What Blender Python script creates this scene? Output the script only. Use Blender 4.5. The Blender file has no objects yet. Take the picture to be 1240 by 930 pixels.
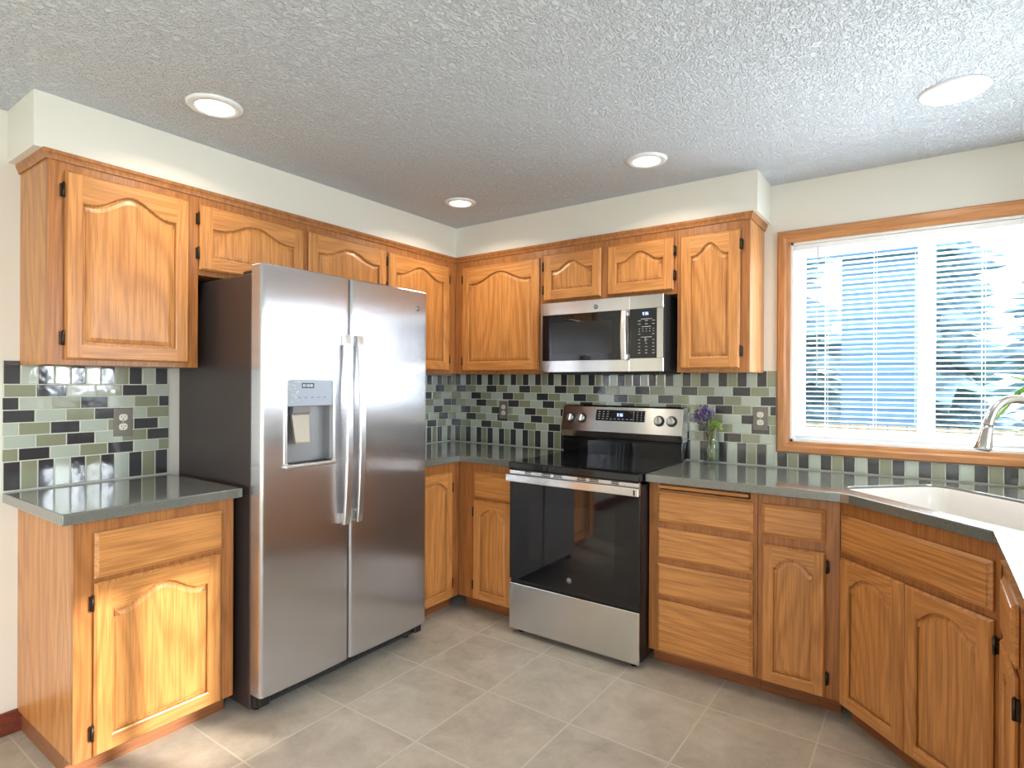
import bpy, bmesh, math, random
from mathutils import Vector, Matrix, noise
random.seed(7)
sc = bpy.context.scene
COL = sc.collection
PI = math.pi
FL = -0.0226          # floor level
CEIL = 2.386
KT = 0.914            # worktop level

# ------------------------------------------------------------------ camera
def make_camera():
    f, yaw, pit, rol = 705.7206, math.radians(35.4999), math.radians(-0.0842), math.radians(0.2823)
    F = Vector((-math.sin(yaw)*math.cos(pit), math.cos(yaw)*math.cos(pit), math.sin(pit)))
    R = Vector((math.cos(yaw), math.sin(yaw), 0)); U = R.cross(F)
    R2 = R*math.cos(rol)+U*math.sin(rol); U2 = -R*math.sin(rol)+U*math.cos(rol)
    cam = bpy.data.cameras.new('camera'); o = bpy.data.objects.new('camera', cam); COL.objects.link(o)
    m = Matrix((R2, U2, -F)).transposed().to_4x4(); m.translation = Vector((2.8967, -3.2779, 1.3446))
    o.matrix_world = m
    cam.sensor_width = 36; cam.lens = 36*f/1240
    cam.shift_x = -0.46/1240; cam.shift_y = 0.3154/1240
    cam.clip_start = .02; cam.clip_end = 200
    sc.camera = o
make_camera()

# ------------------------------------------------------------------ view and light
sc.view_settings.view_transform = 'Standard'
sc.view_settings.look = 'None'
sc.view_settings.exposure = 0.12
sc.view_settings.gamma = 1.0
sc.view_settings.use_curve_mapping = False
try:
    sc.cycles.max_bounces = 8; sc.cycles.diffuse_bounces = 4; sc.cycles.glossy_bounces = 4
    sc.cycles.transmission_bounces = 6; sc.cycles.transparent_max_bounces = 32; sc.cycles.sample_clamp_indirect = 6.0
    sc.cycles.caustics_reflective = False; sc.cycles.caustics_refractive = False
    sc.cycles.blur_glossy = 0.5
except Exception: pass

W_STRENGTH = 3.6
w = bpy.data.worlds.new('daylight'); sc.world = w; w.use_nodes = True
bg = w.node_tree.nodes['Background']
bg.inputs[0].default_value = (0.80, 0.91, 1.0, 1); bg.inputs[1].default_value = W_STRENGTH

def light(name, typ, loc, energy, color, rot=None, size=None, size_y=None, direction=None):
    d = bpy.data.lights.new(name, typ); o = bpy.data.objects.new(name, d); COL.objects.link(o)
    o.location = loc; d.color = color; d.energy = energy
    if direction is not None: o.rotation_euler = Vector(direction).to_track_quat('-Z', 'Y').to_euler()
    elif rot: o.rotation_euler = rot
    if typ == 'AREA':
        d.shape = 'RECTANGLE'; d.size = size; d.size_y = size_y or size
    return o
SUN_DIR = Vector((-1, -0.40, -0.43))
s = light('sun', 'SUN', (6, 0, 4), 7.5, (1.0, 0.92, 0.78), direction=SUN_DIR); s.data.angle = math.radians(1.2)
# window daylight, plus fill through an added patio door behind the camera (lights stand outside the glass)
light('patio_fill_light', 'AREA', (4.15, -4.75, 1.2), 105, (0.92, 0.96, 1.0), direction=(-1, .35, 0.3), size=2.4, size_y=2.1)
light('sink_window_daylight', 'AREA', (2.88, 0.55, 1.75), 95, (0.84, 0.92, 1.0), direction=(0, -1, 0.02), size=1.5, size_y=1.2)

light('side_window_daylight', 'AREA', (4.15, -1.08, 1.75), 48, (0.84, 0.93, 1.0), direction=(-1, 0, 0.05), size=.7, size_y=.9)

# ------------------------------------------------------------------ materials
def srgb(r, g, b):
    f = lambda c: ((c/255+.055)/1.055)**2.4 if c/255 > .04045 else c/255/12.92
    return (f(r), f(g), f(b), 1)
class NT:
    def __init__(s, name):
        s.m = bpy.data.materials.new(name); s.m.use_nodes = True; s.t = s.m.node_tree; s.n = s.t.nodes
        s.b = s.n['Principled BSDF']
    def add(s, typ, **kw):
        n = s.n.new(typ)
        for k, v in kw.items():
            if hasattr(n, k): setattr(n, k, v)
            else: n.inputs[k].default_value = v
        return n
    def link(s, a, ao, b, bi): s.t.links.new(a.outputs[ao], b.inputs[bi])
    def coords(s, scale=(1, 1, 1), rnd=False, loc=(0, 0, 0)):
        tc = s.add('ShaderNodeTexCoord'); mp = s.add('ShaderNodeMapping'); mp.inputs['Scale'].default_value = scale
        mp.inputs['Location'].default_value = loc
        if rnd:
            oi = s.add('ShaderNodeObjectInfo'); ml = s.add('ShaderNodeMath', operation='MULTIPLY'); ml.inputs[1].default_value = 17.3
            s.link(oi, 'Random', ml, 0)
            ad = s.add('ShaderNodeVectorMath', operation='ADD'); s.link(tc, 'Object', ad, 0); s.link(ml, 0, ad, 1)
            s.link(ad, 0, mp, 'Vector')
        else: s.link(tc, 'Object', mp, 'Vector')
        return mp
    def ramp(s, stops):
        r = s.add('ShaderNodeValToRGB'); e = r.color_ramp.elements
        while len(e) < len(stops): e.new(.5)
        for i, (p, c) in enumerate(stops): e[i].position = p; e[i].color = c
        return r
    def mix(s, a, b, f, mode='MIX'):
        n = s.add('ShaderNodeMix', data_type='RGBA', blend_type=mode)
        for v, k in ((a, 6), (b, 7), (f, 0)):
            if isinstance(v, tuple) and len(v) == 2 and not isinstance(v[0], (int, float)): s.t.links.new(v[0].outputs[v[1]], n.inputs[k])
            else: n.inputs[k].default_value = v
        return n
    def bump(s, src, out, strength, dist=.01):
        b = s.add('ShaderNodeBump'); b.inputs['Strength'].default_value = strength; b.inputs['Distance'].default_value = dist
        s.link(src, out, b, 'Height'); s.link(b, 0, s.b, 'Normal'); return b

def plain(name, col, rough=.5, metal=0, coat=0, emit=None, es=0, trans=0, ior=1.45, spec=None):
    k = NT(name); b = k.b
    b.inputs['Base Color'].default_value = col; b.inputs['Roughness'].default_value = rough; b.inputs['Metallic'].default_value = metal
    b.inputs['Coat Weight'].default_value = coat; b.inputs['Transmission Weight'].default_value = trans; b.inputs['IOR'].default_value = ior
    if spec is not None: b.inputs['Specular IOR Level'].default_value = spec
    if emit: b.inputs['Emission Color'].default_value = emit; b.inputs['Emission Strength'].default_value = es
    n = k.add('ShaderNodeTexNoise'); n.inputs['Scale'].default_value = 60
    mp = k.coords(); k.link(mp, 0, n, 'Vector')
    mr = k.add('ShaderNodeMapRange'); mr.inputs['To Min'].default_value = max(0, rough-.02); mr.inputs['To Max'].default_value = rough+.02
    k.link(n, 'Fac', mr, 0); k.link(mr, 0, b, 'Roughness')
    return k.m

def oak(name, vertical=True, light_c=(218, 152, 86), dark_c=(166, 104, 52)):
    k = NT(name)
    big = (3.2, 3.2, .42) if vertical else (.42, 3.2, 3.2)
    fine = (150, 150, 5) if vertical else (5, 150, 150)
    m1 = k.coords(big, True); n1 = k.add('ShaderNodeTexNoise'); n1.inputs['Scale'].default_value = 1.0; n1.inputs['Detail'].default_value = 1.5; n1.inputs['Distortion'].default_value = .25
    k.link(m1, 0, n1, 'Vector')
    mu = k.add('ShaderNodeMath', operation='MULTIPLY'); mu.inputs[1].default_value = 135; k.link(n1, 'Fac', mu, 0)
    si = k.add('ShaderNodeMath', operation='SINE'); k.link(mu, 0, si, 0)
    mr = k.add('ShaderNodeMapRange'); mr.inputs['From Min'].default_value = -1; k.link(si, 0, mr, 0)
    pw = k.add('ShaderNodeMath', operation='POWER'); pw.inputs[1].default_value = 2.2; k.link(mr, 0, pw, 0)
    m2 = k.coords(fine, True); n2 = k.add('ShaderNodeTexNoise'); n2.inputs['Scale'].default_value = 1.0; n2.inputs['Detail'].default_value = 3; k.link(m2, 0, n2, 'Vector')
    r2 = k.ramp([(.40, (0, 0, 0, 1)), (.56, (1, 1, 1, 1))]); k.link(n2, 'Fac', r2, 0)
    m3 = k.coords((1.5, 1.5, 1.5), True); n3 = k.add('ShaderNodeTexNoise'); k.link(m3, 0, n3, 'Vector')
    L = srgb(*light_c); D = srgb(*dark_c); mid = tuple((L[i]*.7+D[i]*.3) for i in range(3))+(1,)
    a = k.mix(L, mid, (n3, 'Fac'))
    b = k.mix((a, 2), D, .0)
    f1 = k.add('ShaderNodeMath', operation='MULTIPLY'); f1.inputs[1].default_value = .46; k.link(pw, 0, f1, 0); k.link(f1, 0, b, 0)
    c = k.mix((b, 2), tuple(x*.72 for x in D[:3])+(1,), .0)
    inv = k.add('ShaderNodeMath', operation='SUBTRACT'); inv.inputs[0].default_value = 1; k.link(r2, 0, inv, 1)
    f2 = k.add('ShaderNodeMath', operation='MULTIPLY'); f2.inputs[1].default_value = .42; k.link(inv, 0, f2, 0); k.link(f2, 0, c, 0)
    k.link(c, 2, k.b, 'Base Color')
    k.b.inputs['Roughness'].default_value = .36; k.b.inputs['Coat Weight'].default_value = .15; k.b.inputs['Coat Roughness'].default_value = .25
    k.bump(n2, 'Fac', .10, .002)
    return k.m
OV = oak('oak_vertical_grain'); OH = oak('oak_horizontal_grain', False)
OF = oak('oak_face_frame_shaded', True, (186, 122, 66), (142, 86, 44))  # shade around the door edges is put into this darker frame colour
OC = oak('oak_window_casing_vertical', True, (206, 146, 92), (172, 108, 60)); OCH = oak('oak_window_casing_horizontal', False, (206, 146, 92), (172, 108, 60))
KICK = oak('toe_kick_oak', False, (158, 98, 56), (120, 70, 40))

def paint(name, col, bs=.12, scale=90):
    k = NT(name); k.b.inputs['Base Color'].default_value = col; k.b.inputs['Roughness'].default_value = .65
    mp = k.coords(); n = k.add('ShaderNodeTexNoise'); n.inputs['Scale'].default_value = scale; n.inputs['Detail'].default_value = 3
    k.link(mp, 0, n, 'Vector'); k.bump(n, 'Fac', bs, .003); return k.m
WALLM = paint('wall_paint_cream', srgb(231, 227, 217))
TRIMW = paint('white_vinyl', srgb(240, 242, 245), .02)

def ceiling_mat():
    k = NT('ceiling_knockdown'); k.b.inputs['Base Color'].default_value = srgb(221, 226, 234); k.b.inputs['Roughness'].default_value = .8
    mp = k.coords((1, .62, 1))
    n = k.add('ShaderNodeTexNoise'); n.inputs['Scale'].default_value = 82; n.inputs['Detail'].default_value = 3; n.inputs['Distortion'].default_value = 1.2
    k.link(mp, 0, n, 'Vector')
    r = k.ramp([(.40, (0, 0, 0, 1)), (.58, (1, 1, 1, 1))]); k.link(n, 'Fac', r, 0)
    k.bump(r, 0, .85, .010); return k.m
CEILM = ceiling_mat()

def floor_mat():
    k = NT('vinyl_tile_floor'); mp = k.coords()
    sep = k.add('ShaderNodeSeparateXYZ'); k.link(mp, 0, sep, 0)
    def grid(out, off, pitch):
        a = k.add('ShaderNodeMath', operation='SUBTRACT'); a.inputs[1].default_value = off-10*pitch; k.link(sep, out, a, 0)
        b = k.add('ShaderNodeMath', operation='DIVIDE'); b.inputs[1].default_value = pitch; k.link(a, 0, b, 0)
        fr = k.add('ShaderNodeMath', operation='FRACT'); k.link(b, 0, fr, 0)
        s_ = k.add('ShaderNodeMath', operation='SUBTRACT'); s_.inputs[1].default_value = .5; k.link(fr, 0, s_, 0)
        ab = k.add('ShaderNodeMath', operation='ABSOLUTE'); k.link(s_, 0, ab, 0)
        fl = k.add('ShaderNodeMath', operation='FLOOR'); k.link(b, 0, fl, 0)
        return ab, fl
    gx, fx = grid('X', .896, .4155); gy, fy = grid('Y', -2.128, .447)
    mx = k.add('ShaderNodeMath', operation='MAXIMUM'); k.link(gx, 0, mx, 0); k.link(gy, 0, mx, 1)
    gm = k.add('ShaderNodeMapRange', interpolation_type='SMOOTHSTEP'); gm.inputs['From Min'].default_value = .4885; gm.inputs['From Max'].default_value = .4935; k.link(mx, 0, gm, 0)
    n1 = k.add('ShaderNodeTexNoise'); n1.inputs['Scale'].default_value = 5.5; n1.inputs['Detail'].default_value = 8; n1.inputs['Roughness'].default_value = .72; n1.inputs['Distortion'].default_value = .3
    # each tile samples its own patch of the print
    cv = k.add('ShaderNodeCombineXYZ'); k.link(fx, 0, cv, 0); k.link(fy, 0, cv, 1)
    wn = k.add('ShaderNodeTexWhiteNoise'); k.link(cv, 0, wn, 'Vector')
    sc_ = k.add('ShaderNodeVectorMath', operation='SCALE'); sc_.inputs['Scale'].default_value = 9; k.link(wn, 'Color', sc_, 0)
    ad = k.add('ShaderNodeVectorMath', operation='ADD'); k.link(mp, 0, ad, 0); k.link(sc_, 0, ad, 1); k.link(ad, 0, n1, 'Vector')
    r = k.ramp([(.30, srgb(158, 150, 138)), (.5, srgb(178, 170, 157)), (.72, srgb(196, 189, 177))]); k.link(n1, 'Fac', r, 0)
    c = k.mix((r, 0), srgb(196, 190, 176), .0); k.link(gm, 0, c, 0)
    k.link(c, 2, k.b, 'Base Color'); k.b.inputs['Roughness'].default_value = .42
    iv = k.add('ShaderNodeMath', operation='SUBTRACT'); iv.inputs[0].default_value = 1; k.link(gm, 0, iv, 1)
    k.bump(iv, 0, .25, .002)
    return k.m
FLOORM = floor_mat()

def counter_mat():
    k = NT('grey_green_solid_surface'); mp = k.coords()
    n = k.add('ShaderNodeTexNoise'); n.inputs['Scale'].default_value = 420; n.inputs['Detail'].default_value = 2; k.link(mp, 0, n, 'Vector')
    r = k.ramp([(.35, srgb(92, 95, 90)), (.6, srgb(118, 122, 116)), (.8, srgb(148, 152, 146))]); k.link(n, 'Fac', r, 0)
    k.link(r, 0, k.b, 'Base Color'); k.b.inputs['Roughness'].default_value = .14; k.b.inputs['Specular IOR Level'].default_value = .7; k.b.inputs['Coat Weight'].default_value = .7; k.b.inputs['Coat Roughness'].default_value = .06
    return k.m
COUNTER = counter_mat()

def steel(name, col=(.62, .61, .60, 1), rough=.22, axis='z', bs=.0, aniso=.8):
    k = NT(name); sc_ = (4, 4, 260) if axis == 'x' else (260, 260, 4)
    mp = k.coords(sc_); n = k.add('ShaderNodeTexNoise'); n.inputs['Scale'].default_value = 1; n.inputs['Detail'].default_value = 2; k.link(mp, 0, n, 'Vector')
    k.b.inputs['Base Color'].default_value = col; k.b.inputs['Metallic'].default_value = 1
    mr = k.add('ShaderNodeMapRange'); mr.inputs['To Min'].default_value = rough-.03; mr.inputs['To Max'].default_value = rough+.03; k.link(n, 'Fac', mr, 0); k.link(mr, 0, k.b, 'Roughness')
    if bs: k.bump(n, 'Fac', bs, .0006)
    k.b.inputs['Anisotropic'].default_value = aniso
    geo = k.add('ShaderNodeNewGeometry'); cr = k.add('ShaderNodeVectorMath', operation='CROSS_PRODUCT'); k.link(geo, 'Normal', cr, 0); cr.inputs[1].default_value = (0, 0, 1)
    if axis == 'z': k.link(cr, 0, k.b, 'Tangent')          # vertical brushing: reflections spread sideways
    else:
        c2 = k.add('ShaderNodeVectorMath', operation='CROSS_PRODUCT'); k.link(cr, 0, c2, 0); k.link(geo, 'Normal', c2, 1); k.link(c2, 0, k.b, 'Tangent')
    return k.m
STEEL = steel('brushed_stainless', axis='x'); STEELD = steel('dark_stainless', (.34, .33, .32, 1), .26, 'x')
FRDOOR = steel('fridge_door_stainless', (.60, .60, .64, 1), .25, 'z', 0, 1.0)
SATIN = plain('satin_steel', (.66, .66, .66, 1), .3, 1); CHROME = plain('brushed_nickel', (.62, .60, .58, 1), .2, 1)
PLATE = plain('outlet_plate_steel', srgb(132, 126, 118), .5, .3)
BLACKG = plain('black_glass', (.006, .006, .008, 1), .04, 0, spec=.6)
COOKG = plain('cooktop_glass', (.008, .008, .010, 1), .06, 0, spec=.6)
BLACKP = plain('black_plastic', (.012, .012, .013, 1), .35); BODYD = plain('fridge_side_dark', srgb(72, 62, 60), .34, .35)
DGREY = plain('dark_grey', (.03, .03, .032, 1), .4)
BRONZE = plain('antique_hinge_bronze', (.055, .040, .028, 1), .35, .8)
WHITEP = plain('white_plastic', srgb(238, 234, 224), .35); IVORY = plain('ivory_receptacle', srgb(236, 230, 216), .35)
SINKM = plain('white_composite_sink', srgb(214, 210, 204), .25)
MARK = plain('printed_marking', srgb(190, 190, 190), .5); MARKD = plain('printed_marking_dark', srgb(110, 110, 112), .4)
DIGIT = plain('display_digit', (.3, .45, 1, 1), .5, emit=(.55, .68, 1, 1), es=2.2)
LAMPM = plain('lamp_diffuser', (1, 1, 1, 1), .5, emit=(1.0, .90, .74, 1), es=7.0)
GREYP = plain('dispenser_grey', srgb(150, 150, 152), .35, .3); DISPAN = plain('dispenser_panel', srgb(160, 168, 180), .3, .1)
PADDLE = plain('dispenser_paddle', srgb(168, 158, 142), .3, .2)
LCD = plain('lcd_display', srgb(56, 66, 92), .15)
GROUT = plain('tile_grout', srgb(216, 218, 206), .7)
def glass_tile(name, col):
    k = NT(name); k.b.inputs['Base Color'].default_value = col; k.b.inputs['Roughness'].default_value = .07
    k.b.inputs['Specular IOR Level'].default_value = .6; k.b.inputs['Coat Weight'].default_value = .3; k.b.inputs['Coat Roughness'].default_value = .03
    mp = k.coords(); n = k.add('ShaderNodeTexNoise'); n.inputs['Scale'].default_value = 22; n.inputs['Detail'].default_value = 1; k.link(mp, 0, n, 'Vector')
    k.bump(n, 'Fac', .22, .004); return k.m
TD = glass_tile('tile_charcoal', srgb(62, 62, 66)); TL = glass_tile('tile_seafoam', srgb(186, 195, 182)); TO = glass_tile('tile_sage', srgb(146, 150, 124))
BLIND = plain('blind_slat_white', srgb(244, 246, 250), .5)
k = NT('blind_slat'); tb = k.add('ShaderNodeBsdfTranslucent'); tb.inputs[0].default_value = (.9, .92, .95, 1); k.b.inputs['Base Color'].default_value = (.88, .9, .93, 1); k.b.inputs['Roughness'].default_value = .45
mxs = k.add('ShaderNodeMixShader'); mxs.inputs[0].default_value = .4; k.link(k.b, 0, mxs, 1); k.link(tb, 0, mxs, 2); k.link(mxs, 0, k.n['Material Output'], 0); BLIND = k.m
GLASS = NT('window_glass'); 
def glass_setup(k, col=(1, 1, 1, 1), ior=1.45):
    t = k.add('ShaderNodeBsdfTransparent'); t.inputs[0].default_value = col
    g = k.add('ShaderNodeBsdfGlossy'); g.inputs['Roughness'].default_value = .02
    fr = k.add('ShaderNodeFresnel'); fr.inputs[0].default_value = ior
    ge = k.add('ShaderNodeNewGeometry'); iv = k.add('ShaderNodeMath', operation='SUBTRACT'); iv.inputs[0].default_value = 1; k.link(ge, 'Backfacing', iv, 1)
    ml = k.add('ShaderNodeMath', operation='MULTIPLY'); k.link(fr, 0, ml, 0); k.link(iv, 0, ml, 1)
    mx = k.add('ShaderNodeMixShader'); k.link(ml, 0, mx, 0); k.link(t, 0, mx, 1); k.link(g, 0, mx, 2)
    k.link(mx, 0, k.n['Material Output'], 0)
glass_setup(GLASS); GLASS = GLASS.m
VGLASS = NT('vase_glass'); glass_setup(VGLASS, (.92, .95, .95, 1), 1.75); VGLASS = VGLASS.m
WATER = NT('water'); glass_setup(WATER, (.95, .98, .96, 1)); WATER = WATER.m
def leafm(name, a, b, scale=30, rough=.5):
    k = NT(name); mp = k.coords(); n = k.add('ShaderNodeTexNoise'); n.inputs['Scale'].default_value = scale; k.link(mp, 0, n, 'Vector')
    r = k.ramp([(.35, srgb(*a)), (.65, srgb(*b))]); k.link(n, 'Fac', r, 0); k.link(r, 0, k.b, 'Base Color'); k.b.inputs['Roughness'].default_value = rough
    return k.m
LEAFG = leafm('succulent_green', (120, 158, 60), (190, 212, 110)); LEAFD = leafm('sprig_dark_leaf', (58, 70, 62), (140, 144, 160))
PURP = leafm('flower_purple', (88, 58, 130), (150, 120, 190)); STEMM = leafm('stem_pale', (176, 170, 130), (120, 130, 84)); PEACH = leafm('flower_peach', (214, 150, 110), (226, 190, 160))
BAMB = leafm('bamboo_leaf', (96, 150, 56), (150, 196, 92), 14); POTM = plain('plant_pot_ceramic', srgb(225, 220, 208), .3); SOIL = leafm('potting_soil', (40, 28, 20), (70, 50, 36), 80, .9)
BASEB = oak('baseboard_stained', False, (130, 62, 44), (96, 40, 28))

# ------------------------------------------------------------------ mesh helpers
class MB:
    def __init__(s): s.bm = bmesh.new(); s.mats = []
    def mi(s, m):
        if m not in s.mats: s.mats.append(m)
        return s.mats.index(m)
    def box(s, x0, x1, y0, y1, z0, z1, m, bev=0, seg=1, rot=None, edges=None):
        t = bmesh.new(); bmesh.ops.create_cube(t, size=1)
        for v in t.verts: v.co = Vector(((x0+x1)/2+v.co.x*(x1-x0), (y0+y1)/2+v.co.y*(y1-y0), (z0+z1)/2+v.co.z*(z1-z0)))
        if bev: bmesh.ops.bevel(t, geom=t.edges[:], offset=bev, segments=seg, affect='EDGES', profile=.5)
        s.merge(t, m, rot); return s
    def merge(s, t, m, mat=None):
        i = s.mi(m); mp = {}
        for v in t.verts: mp[v] = s.bm.verts.new(mat @ v.co if mat else v.co)
        for f in t.faces:
            try:
                g = s.bm.faces.new([mp[v] for v in f.verts]); g.material_index = i; g.smooth = f.smooth
            except ValueError: pass
        t.free()
    def face(s, pts, m, smooth=False):
        f = s.bm.faces.new([s.bm.verts.new(p) for p in pts]); f.material_index = s.mi(m); f.smooth = smooth; return f
    def rings(s, rings, m, closed=True, cap0=False, cap1=False, smooth=True):
        i = s.mi(m); R = [[s.bm.verts.new(p) for p in r] for r in rings]
        n = len(R[0])
        for a, b in zip(R, R[1:]):
            for j in range(n if closed else n-1):
                k = (j+1) % n
                f = s.bm.faces.new((a[j], a[k], b[k], b[j])); f.material_index = i; f.smooth = smooth
        if cap0: f = s.bm.faces.new(R[0][::-1]); f.material_index = i
        if cap1: f = s.bm.faces.new(R[-1]); f.material_index = i
        return R
    def tube(s, pts, rad, m, n=12, cap=True, flat=None):
        pts = [Vector(p) for p in pts]; rs = rad if isinstance(rad, (list, tuple)) else [rad]*len(pts)
        rings = []; up = None
        for i, p in enumerate(pts):
            d = (pts[min(i+1, len(pts)-1)]-pts[max(i-1, 0)]).normalized()
            if up is None: up = d.orthogonal().normalized()
            a = (up-d*up.dot(d)).normalized(); up = a; b = d.cross(a)
            rings.append([p+(a*math.cos(t)+b*math.sin(t))*rs[i] for t in [2*PI*j/n for j in range(n)]])
        s.rings(rings, m, True, cap, cap); return s
    def lathe(s, prof, m, c=(0, 0, 0), n=32, axis='z', cap0=True, cap1=True):
        rings = []
        for r, h in prof:
            ring = []
            for j in range(n):
                a = 2*PI*j/n
                if axis == 'z': ring.append(Vector((c[0]+r*math.cos(a), c[1]+r*math.sin(a), c[2]+h)))
                else: ring.append(Vector((c[0]+r*math.cos(a), c[1]-h, c[2]+r*math.sin(a))))
            rings.append(ring)
        s.rings(rings, m, True, cap0, cap1); return s
    def prism(s, poly, z0, z1, m, bev=0):
        t = bmesh.new(); vs = [t.verts.new((x, y, z1)) for x, y in poly]; f = t.faces.new(vs)
        r = bmesh.ops.extrude_face_region(t, geom=[f]); 
        for v in [g for g in r['geom'] if isinstance(g, bmesh.types.BMVert)]: v.co.z = z0
        bmesh.ops.recalc_face_normals(t, faces=t.faces[:])
        if bev: bmesh.ops.bevel(t, geom=t.edges[:], offset=bev, segments=1, affect='EDGES')
        s.merge(t, m); return s
    def xprism(s, prof, x0, x1, m):   # profile in (y,z) swept along x
        a = [Vector((x0, y, z)) for y, z in prof]; b = [Vector((x1, y, z)) for y, z in prof]
        s.rings([a, b], m, True, True, True, False); return s
    def build(s, name, parent=None, label=None, smooth=False, loc=None):
        bmesh.ops.recalc_face_normals(s.bm, faces=s.bm.faces[:])
        me = bpy.data.meshes.new(name); s.bm.to_mesh(me); s.bm.free()
        for m in s.mats: me.materials.append(m)
        if smooth:
            for p in me.polygons: p.use_smooth = True
        o = bpy.data.objects.new(name, me); COL.objects.link(o)
        if parent: o.parent = parent
        if loc: o.location = loc
        if label: o['label'] = label
        return o
def thing(name, label, cat, loc=(0, 0, 0), rz=0, group=None):
    o = bpy.data.objects.new(name, None); COL.objects.link(o); o.empty_display_size = .1
    o.location = loc; o.rotation_euler = (0, 0, rz); o['label'] = label; o['category'] = cat
    if group: o['group'] = group
    return o
def struct(name, mb, loc=None):
    o = mb.build(name, loc=loc); o['kind'] = 'structure'; return o
def tag(o, label, cat, group=None):
    o['label'] = label; o['category'] = cat
    if group: o['group'] = group
    return o

# ------------------------------------------------------------------ room shell
XR, YB = 3.72, -6.4
m = MB(); m.box(-.15, XR+.15, YB-.15, .15, FL-.12, FL, FLOORM); struct('floor', m)
m = MB(); m.box(-.15, XR+.15, YB-.15, .15, CEIL, CEIL+.12, CEILM); struct('ceiling', m)
m = MB(); m.box(-.15, 0, YB, .15, FL, CEIL, WALLM); struct('wall_left', m)
WX0, WX1, WZ0, WZ1 = 2.318, 3.448, 1.054, 2.074       # sink window opening
m = MB()
m.box(0, WX0, 0, .15, FL, CEIL, WALLM); m.box(WX1, XR, 0, .15, FL, CEIL, WALLM)
m.box(WX0, WX1, 0, .15, FL, WZ0, WALLM); m.box(WX0, WX1, 0, .15, WZ1, CEIL, WALLM); struct('wall_back', m)
SY0, SY1, SZ0, SZ1 = -1.43, -.76, 1.07, 2.03       # side window, out of frame, lets the sun in
m = MB()
DY0, DY1, PZ1 = -6.0, -3.55, 2.08
m.box(XR, XR+.15, YB, DY0, FL, CEIL, WALLM); m.box(XR, XR+.15, DY1, SY0, FL, CEIL, WALLM); m.box(XR, XR+.15, DY0, DY1, PZ1, CEIL, WALLM); m.box(XR, XR+.15, SY1, .15, FL, CEIL, WALLM)
m.box(XR, XR+.15, SY0, SY1, FL, SZ0, WALLM); m.box(XR, XR+.15, SY0, SY1, SZ1, CEIL, WALLM); struct('wall_right', m)
m = MB(); m.box(0, XR, YB-.15, YB, FL, CEIL, WALLM); struct('wall_front', m)
# soffit over the wall cabinets
m = MB()
m.box(0, .30, -2.58, 0, 2.186, CEIL, WALLM); m.box(.30, 2.222, -.30, 0, 2.186, CEIL, WALLM)
struct('wall_soffit', m)
m = MB(); m.box(0, .014, YB, -2.53, FL, FL+.088, BASEB, .003); struct('baseboard_left', m)

# side window frame, and a patio door added to let in light (behind / beside the camera)
m = MB()
for a in ((SY0, SY0+.045), (SY1-.045, SY1)): m.box(XR+.04, XR+.10, a[0], a[1], SZ0, SZ1, TRIMW)
m.box(XR+.04, XR+.10, (SY0+SY1)/2-.03, (SY0+SY1)/2+.03, SZ0, SZ1, TRIMW)
for a in ((SZ0, SZ0+.045), (SZ1-.045, SZ1)): m.box(XR+.04, XR+.10, SY0, SY1, a[0], a[1], TRIMW)
o = struct('window_2', m); g = MB(); g.box(XR+.068, XR+.072, SY0, SY1, SZ0, SZ1, GLASS); g.build('pane', o)
m = MB()
for a in ((DY0, DY0+.06), (DY1-.06, DY1), (-4.82, -4.74)): m.box(XR+.04, XR+.12, a[0], a[1], FL, PZ1, TRIMW)
for a in ((FL, FL+.08), (PZ1-.07, PZ1)): m.box(XR+.04, XR+.12, DY0, DY1, a[0], a[1], TRIMW)
o = struct('added_patio_door', m); g = MB(); g.box(XR+.078, XR+.082, DY0, DY1, FL, PZ1, GLASS); g.build('pane', o)  # unseen door, added so fill light can enter

# ------------------------------------------------------------------ sink window
m = MB()
cw = .062
def casing_piece(m, pts, mat):     # mitred picture-frame member: pts = outer a, outer b, inner b, inner a in (x,z)
    oa, ob, ib, ia = pts
    prof = [(0, 0), (0, .012), (.10, .019), (.55, .020), (.72, .014), (.88, .012), (1, .009), (1, 0)]
    A = []; B = []
    for t, d in prof:
        A.append(Vector((oa[0]*(1-t)+ia[0]*t, -d, oa[1]*(1-t)+ia[1]*t))); B.append(Vector((ob[0]*(1-t)+ib[0]*t, -d, ob[1]*(1-t)+ib[1]*t)))
    m.rings([A, B], mat, True, True, True, False)
O = [(WX0-cw, WZ0-cw+.004), (WX1+cw, WZ0-cw+.004), (WX1+cw, WZ1+cw), (WX0-cw, WZ1+cw)]
I = [(WX0, WZ0), (WX1, WZ0), (WX1, WZ1), (WX0, WZ1)]
for k in range(4):
    n = (k+1) % 4
    casing_piece(m, [O[k], O[n], I[n], I[k]], OCH if k % 2 == 0 else OC)
struct('trim_1', m)
m = MB()          # vinyl slider frame: liner, sashes
e = .0005
m.box(WX0+e, WX0+.012, .001, .13, WZ0+e, WZ1-e, TRIMW); m.box(WX1-.012, WX1-e, .001, .13, WZ0+e, WZ1-e, TRIMW)
m.box(WX0+e, WX1-e, .001, .13, WZ0+e, WZ0+.012, TRIMW); m.box(WX0+e, WX1-e, .001, .13, WZ1-.012, WZ1-e, TRIMW)
def sash(x0, x1, y0, y1, w_=.046):
    m.box(x0, x0+w_, y0, y1, WZ0+.012, WZ1-.012, TRIMW, .003); m.box(x1-w_, x1, y0, y1, WZ0+.012, WZ1-.012, TRIMW, .003)
    m.box(x0+w_, x1-w_, y0, y1, WZ0+.012, WZ0+.012+w_+.01, TRIMW, .003); m.box(x0+w_, x1-w_, y0, y1, WZ1-.012-w_, WZ1-.012, TRIMW, .003)
sash(WX0+.012, 2.925, .060, .088); sash(2.855, WX1-.012, .092, .120)
win = struct('window_1', m)
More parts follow.
